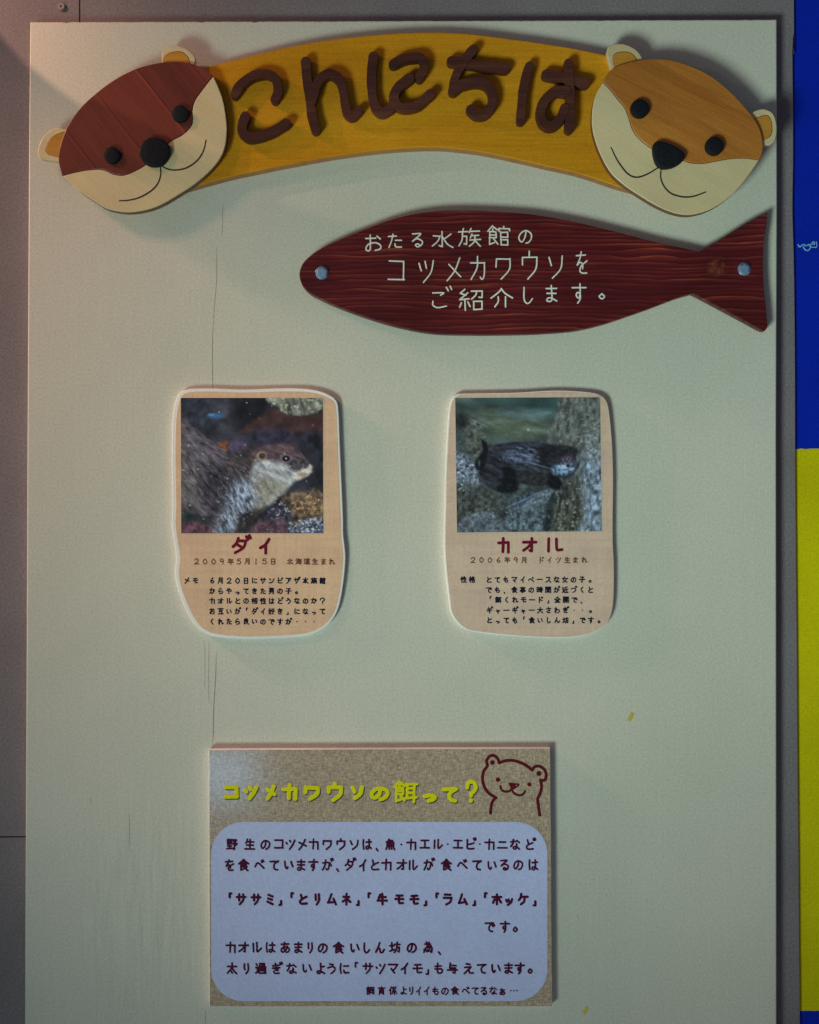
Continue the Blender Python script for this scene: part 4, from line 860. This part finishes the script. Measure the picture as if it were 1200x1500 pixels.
TT = [('コ', 339, 1160, 26, 25), ('ツ', 367.5, 1160, 25, 25), ('メ', 397, 1160.5, 20, 25), ('カ', 425, 1160, 26, 27), ('ワ', 457, 1160.5, 29, 26), ('ウ', 491, 1160, 30, 31), ('ソ', 523.5, 1160, 23, 25), ('の', 556.5, 1161.5, 33, 26), ('餌', 594, 1160, 37, 34), ('っ', 630, 1167, 23, 18), ('て', 659.5, 1163, 28, 28), ('？', 690.5, 1159.5, 22, 35)]
for name, m, dx, dy, hh in (('title_lettering', M['ink_shade'], 1.2, 1.6, HS), ('title_lettering', M['ink_yellow'], 0, 0, HS + .0003)):
    rnd.seed(11); mb = MB()
    for ch, x, y, w, h in TT: glyph(mb, ch + '2' if ch + '2' in G else ch, x + dx, y + dy, w * 1.06, h * 1.06, 4.0 if ch == '餌' else 6.0, hh, .0002, spec=False)
    mb.build(name, m, po, smooth=0)
HX = HS + 0.0003
L1 = '野生のコツメカワウソは、魚・カエル・エビ・カニなど'
X1 = [340, 366, 389, 408.6, 425.5, 443, 460, 479.5, 499.5, 519, 537.6, 556, 572, 588, 603, 622.5, 641, 656, 671, 689, 703, 717.5, 736, 754.6, 776]
L2 = 'を食べていますが、ダイとカオルが食べているのは'
X2 = [336, 357, 380.5, 402, 423, 441, 459, 479.5, 498.5, 512.5, 532, 549, 566.5, 588.7, 604.5, 628, 654, 677.6, 699, 721, 739, 759.3, 781]
L3 = '「ササミ」「とリムネ」「牛モモ」「ラム」「ホッケ」'
X3 = [335.6, 353.5, 375.3, 396, 413, 426, 444, 465, 486, 507.6, 526.5, 539, 560, 585.3, 607, 625.5, 638.5, 656, 677.6, 697, 709.5, 728, 746, 766.5, 785.5]
L5 = 'カオルはあまりの食いしん坊の為、'
X5 = [338.4, 357, 375.6, 396, 418, 437, 454.5, 473, 496, 520, 537, 556.5, 578.6, 603.4, 627, 647.5]
L6 = '太り過ぎないように「サツマイモ」も与えています。'
X6 = [340, 361, 382, 405, 427, 450, 469.5, 486, 504.5, 520, 539, 557.5, 575.7, 593, 612, 628.5, 643, 663, 686, 706, 726.5, 745, 761.6, 778]
L7 = '飼育係よりイイもの食べてるなぁ…'
X7 = [542.5, 559, 576, 591, 602.5, 613.5, 625.3, 638.3, 652, 666.4, 682.6, 696.3, 708.7, 722.6, 736, 753]
line(po, 'text_line', L1, X1, 1236.8, 18.2, 19.4, 3.0, M['ink_plum'], HX)
line(po, 'text_line', L2, X2, 1267, 18.4, 20, 3.0, M['ink_plum'], HX)
line(po, 'text_line', L3, X3, 1317.3, 18.4, 20.5, 3.8, M['ink_plum'], HX)
line(po, 'text_line', 'です。', [717.5, 739.5, 756], 1357.2, 18.2, 20, 3.0, M['ink_plum'], HX)
line(po, 'text_line', L5, X5, 1388, 18.4, 19.6, 3.0, M['ink_plum'], HX)
line(po, 'text_line', L6, X6, 1418.6, 18.6, 19.6, 3.0, M['ink_plum'], HX)
line(po, 'text_line', L7, X7, 1451.4, 13.8, 14.2, 2.2, M['ink_plum'], HX)
mb = MB(); lvo = [(1, 0), (.8, .0002), (0, .00024)]
def fpt(l): return [(555 + x / 4.444, 1085 + y / 4.444) for x, y in l]
for s, w in (([(763, 372), (715, 340), (685, 295), (675, 240), (685, 195), (706, 165), (702, 130), (722, 102), (750, 97), (775, 118), (783, 145)], 4.6),
             ([(783, 145), (830, 130), (880, 130), (935, 148), (975, 172), (998, 192)], 4.6), ([(998, 190), (1015, 170), (1045, 166), (1075, 185), (1090, 220), (1082, 255), (1055, 258)], 4.6),
             ([(1053, 255), (1060, 300), (1050, 345), (1035, 378), (1040, 430), (1048, 485)], 4.6), ([(755, 375), (735, 410), (727, 472)], 4.6),
             ([(792, 296), (800, 320), (825, 332), (855, 325), (875, 305)], 3.4), ([(862, 312), (880, 340), (910, 355), (938, 350), (952, 330)], 3.4),
             ([(850, 278), (880, 282), (912, 286), (890, 305), (870, 312), (858, 295), (850, 278)], 2.6), ([(868, 290), (885, 295)], 4.0)):
    mb.stroke(crom(fpt(s), step=1.2), w, HS + rnd.uniform(0, .00005), lvo)
for x, y, r in ((740, 142, 3.6), (1043, 214, 3.8), (776, 254, 3.5), (980, 285, 3.2)):
    (a, b), = fpt([(x, y)]); lathe(mb, a, b, [(r, HS), (r * .8, HS + .0002), (r * .3, HS + .00024)], 16)
mb.build('otter_drawing', M['ink_otter'], po, smooth=0, label='line drawing of a smiling otter in maroon ink')
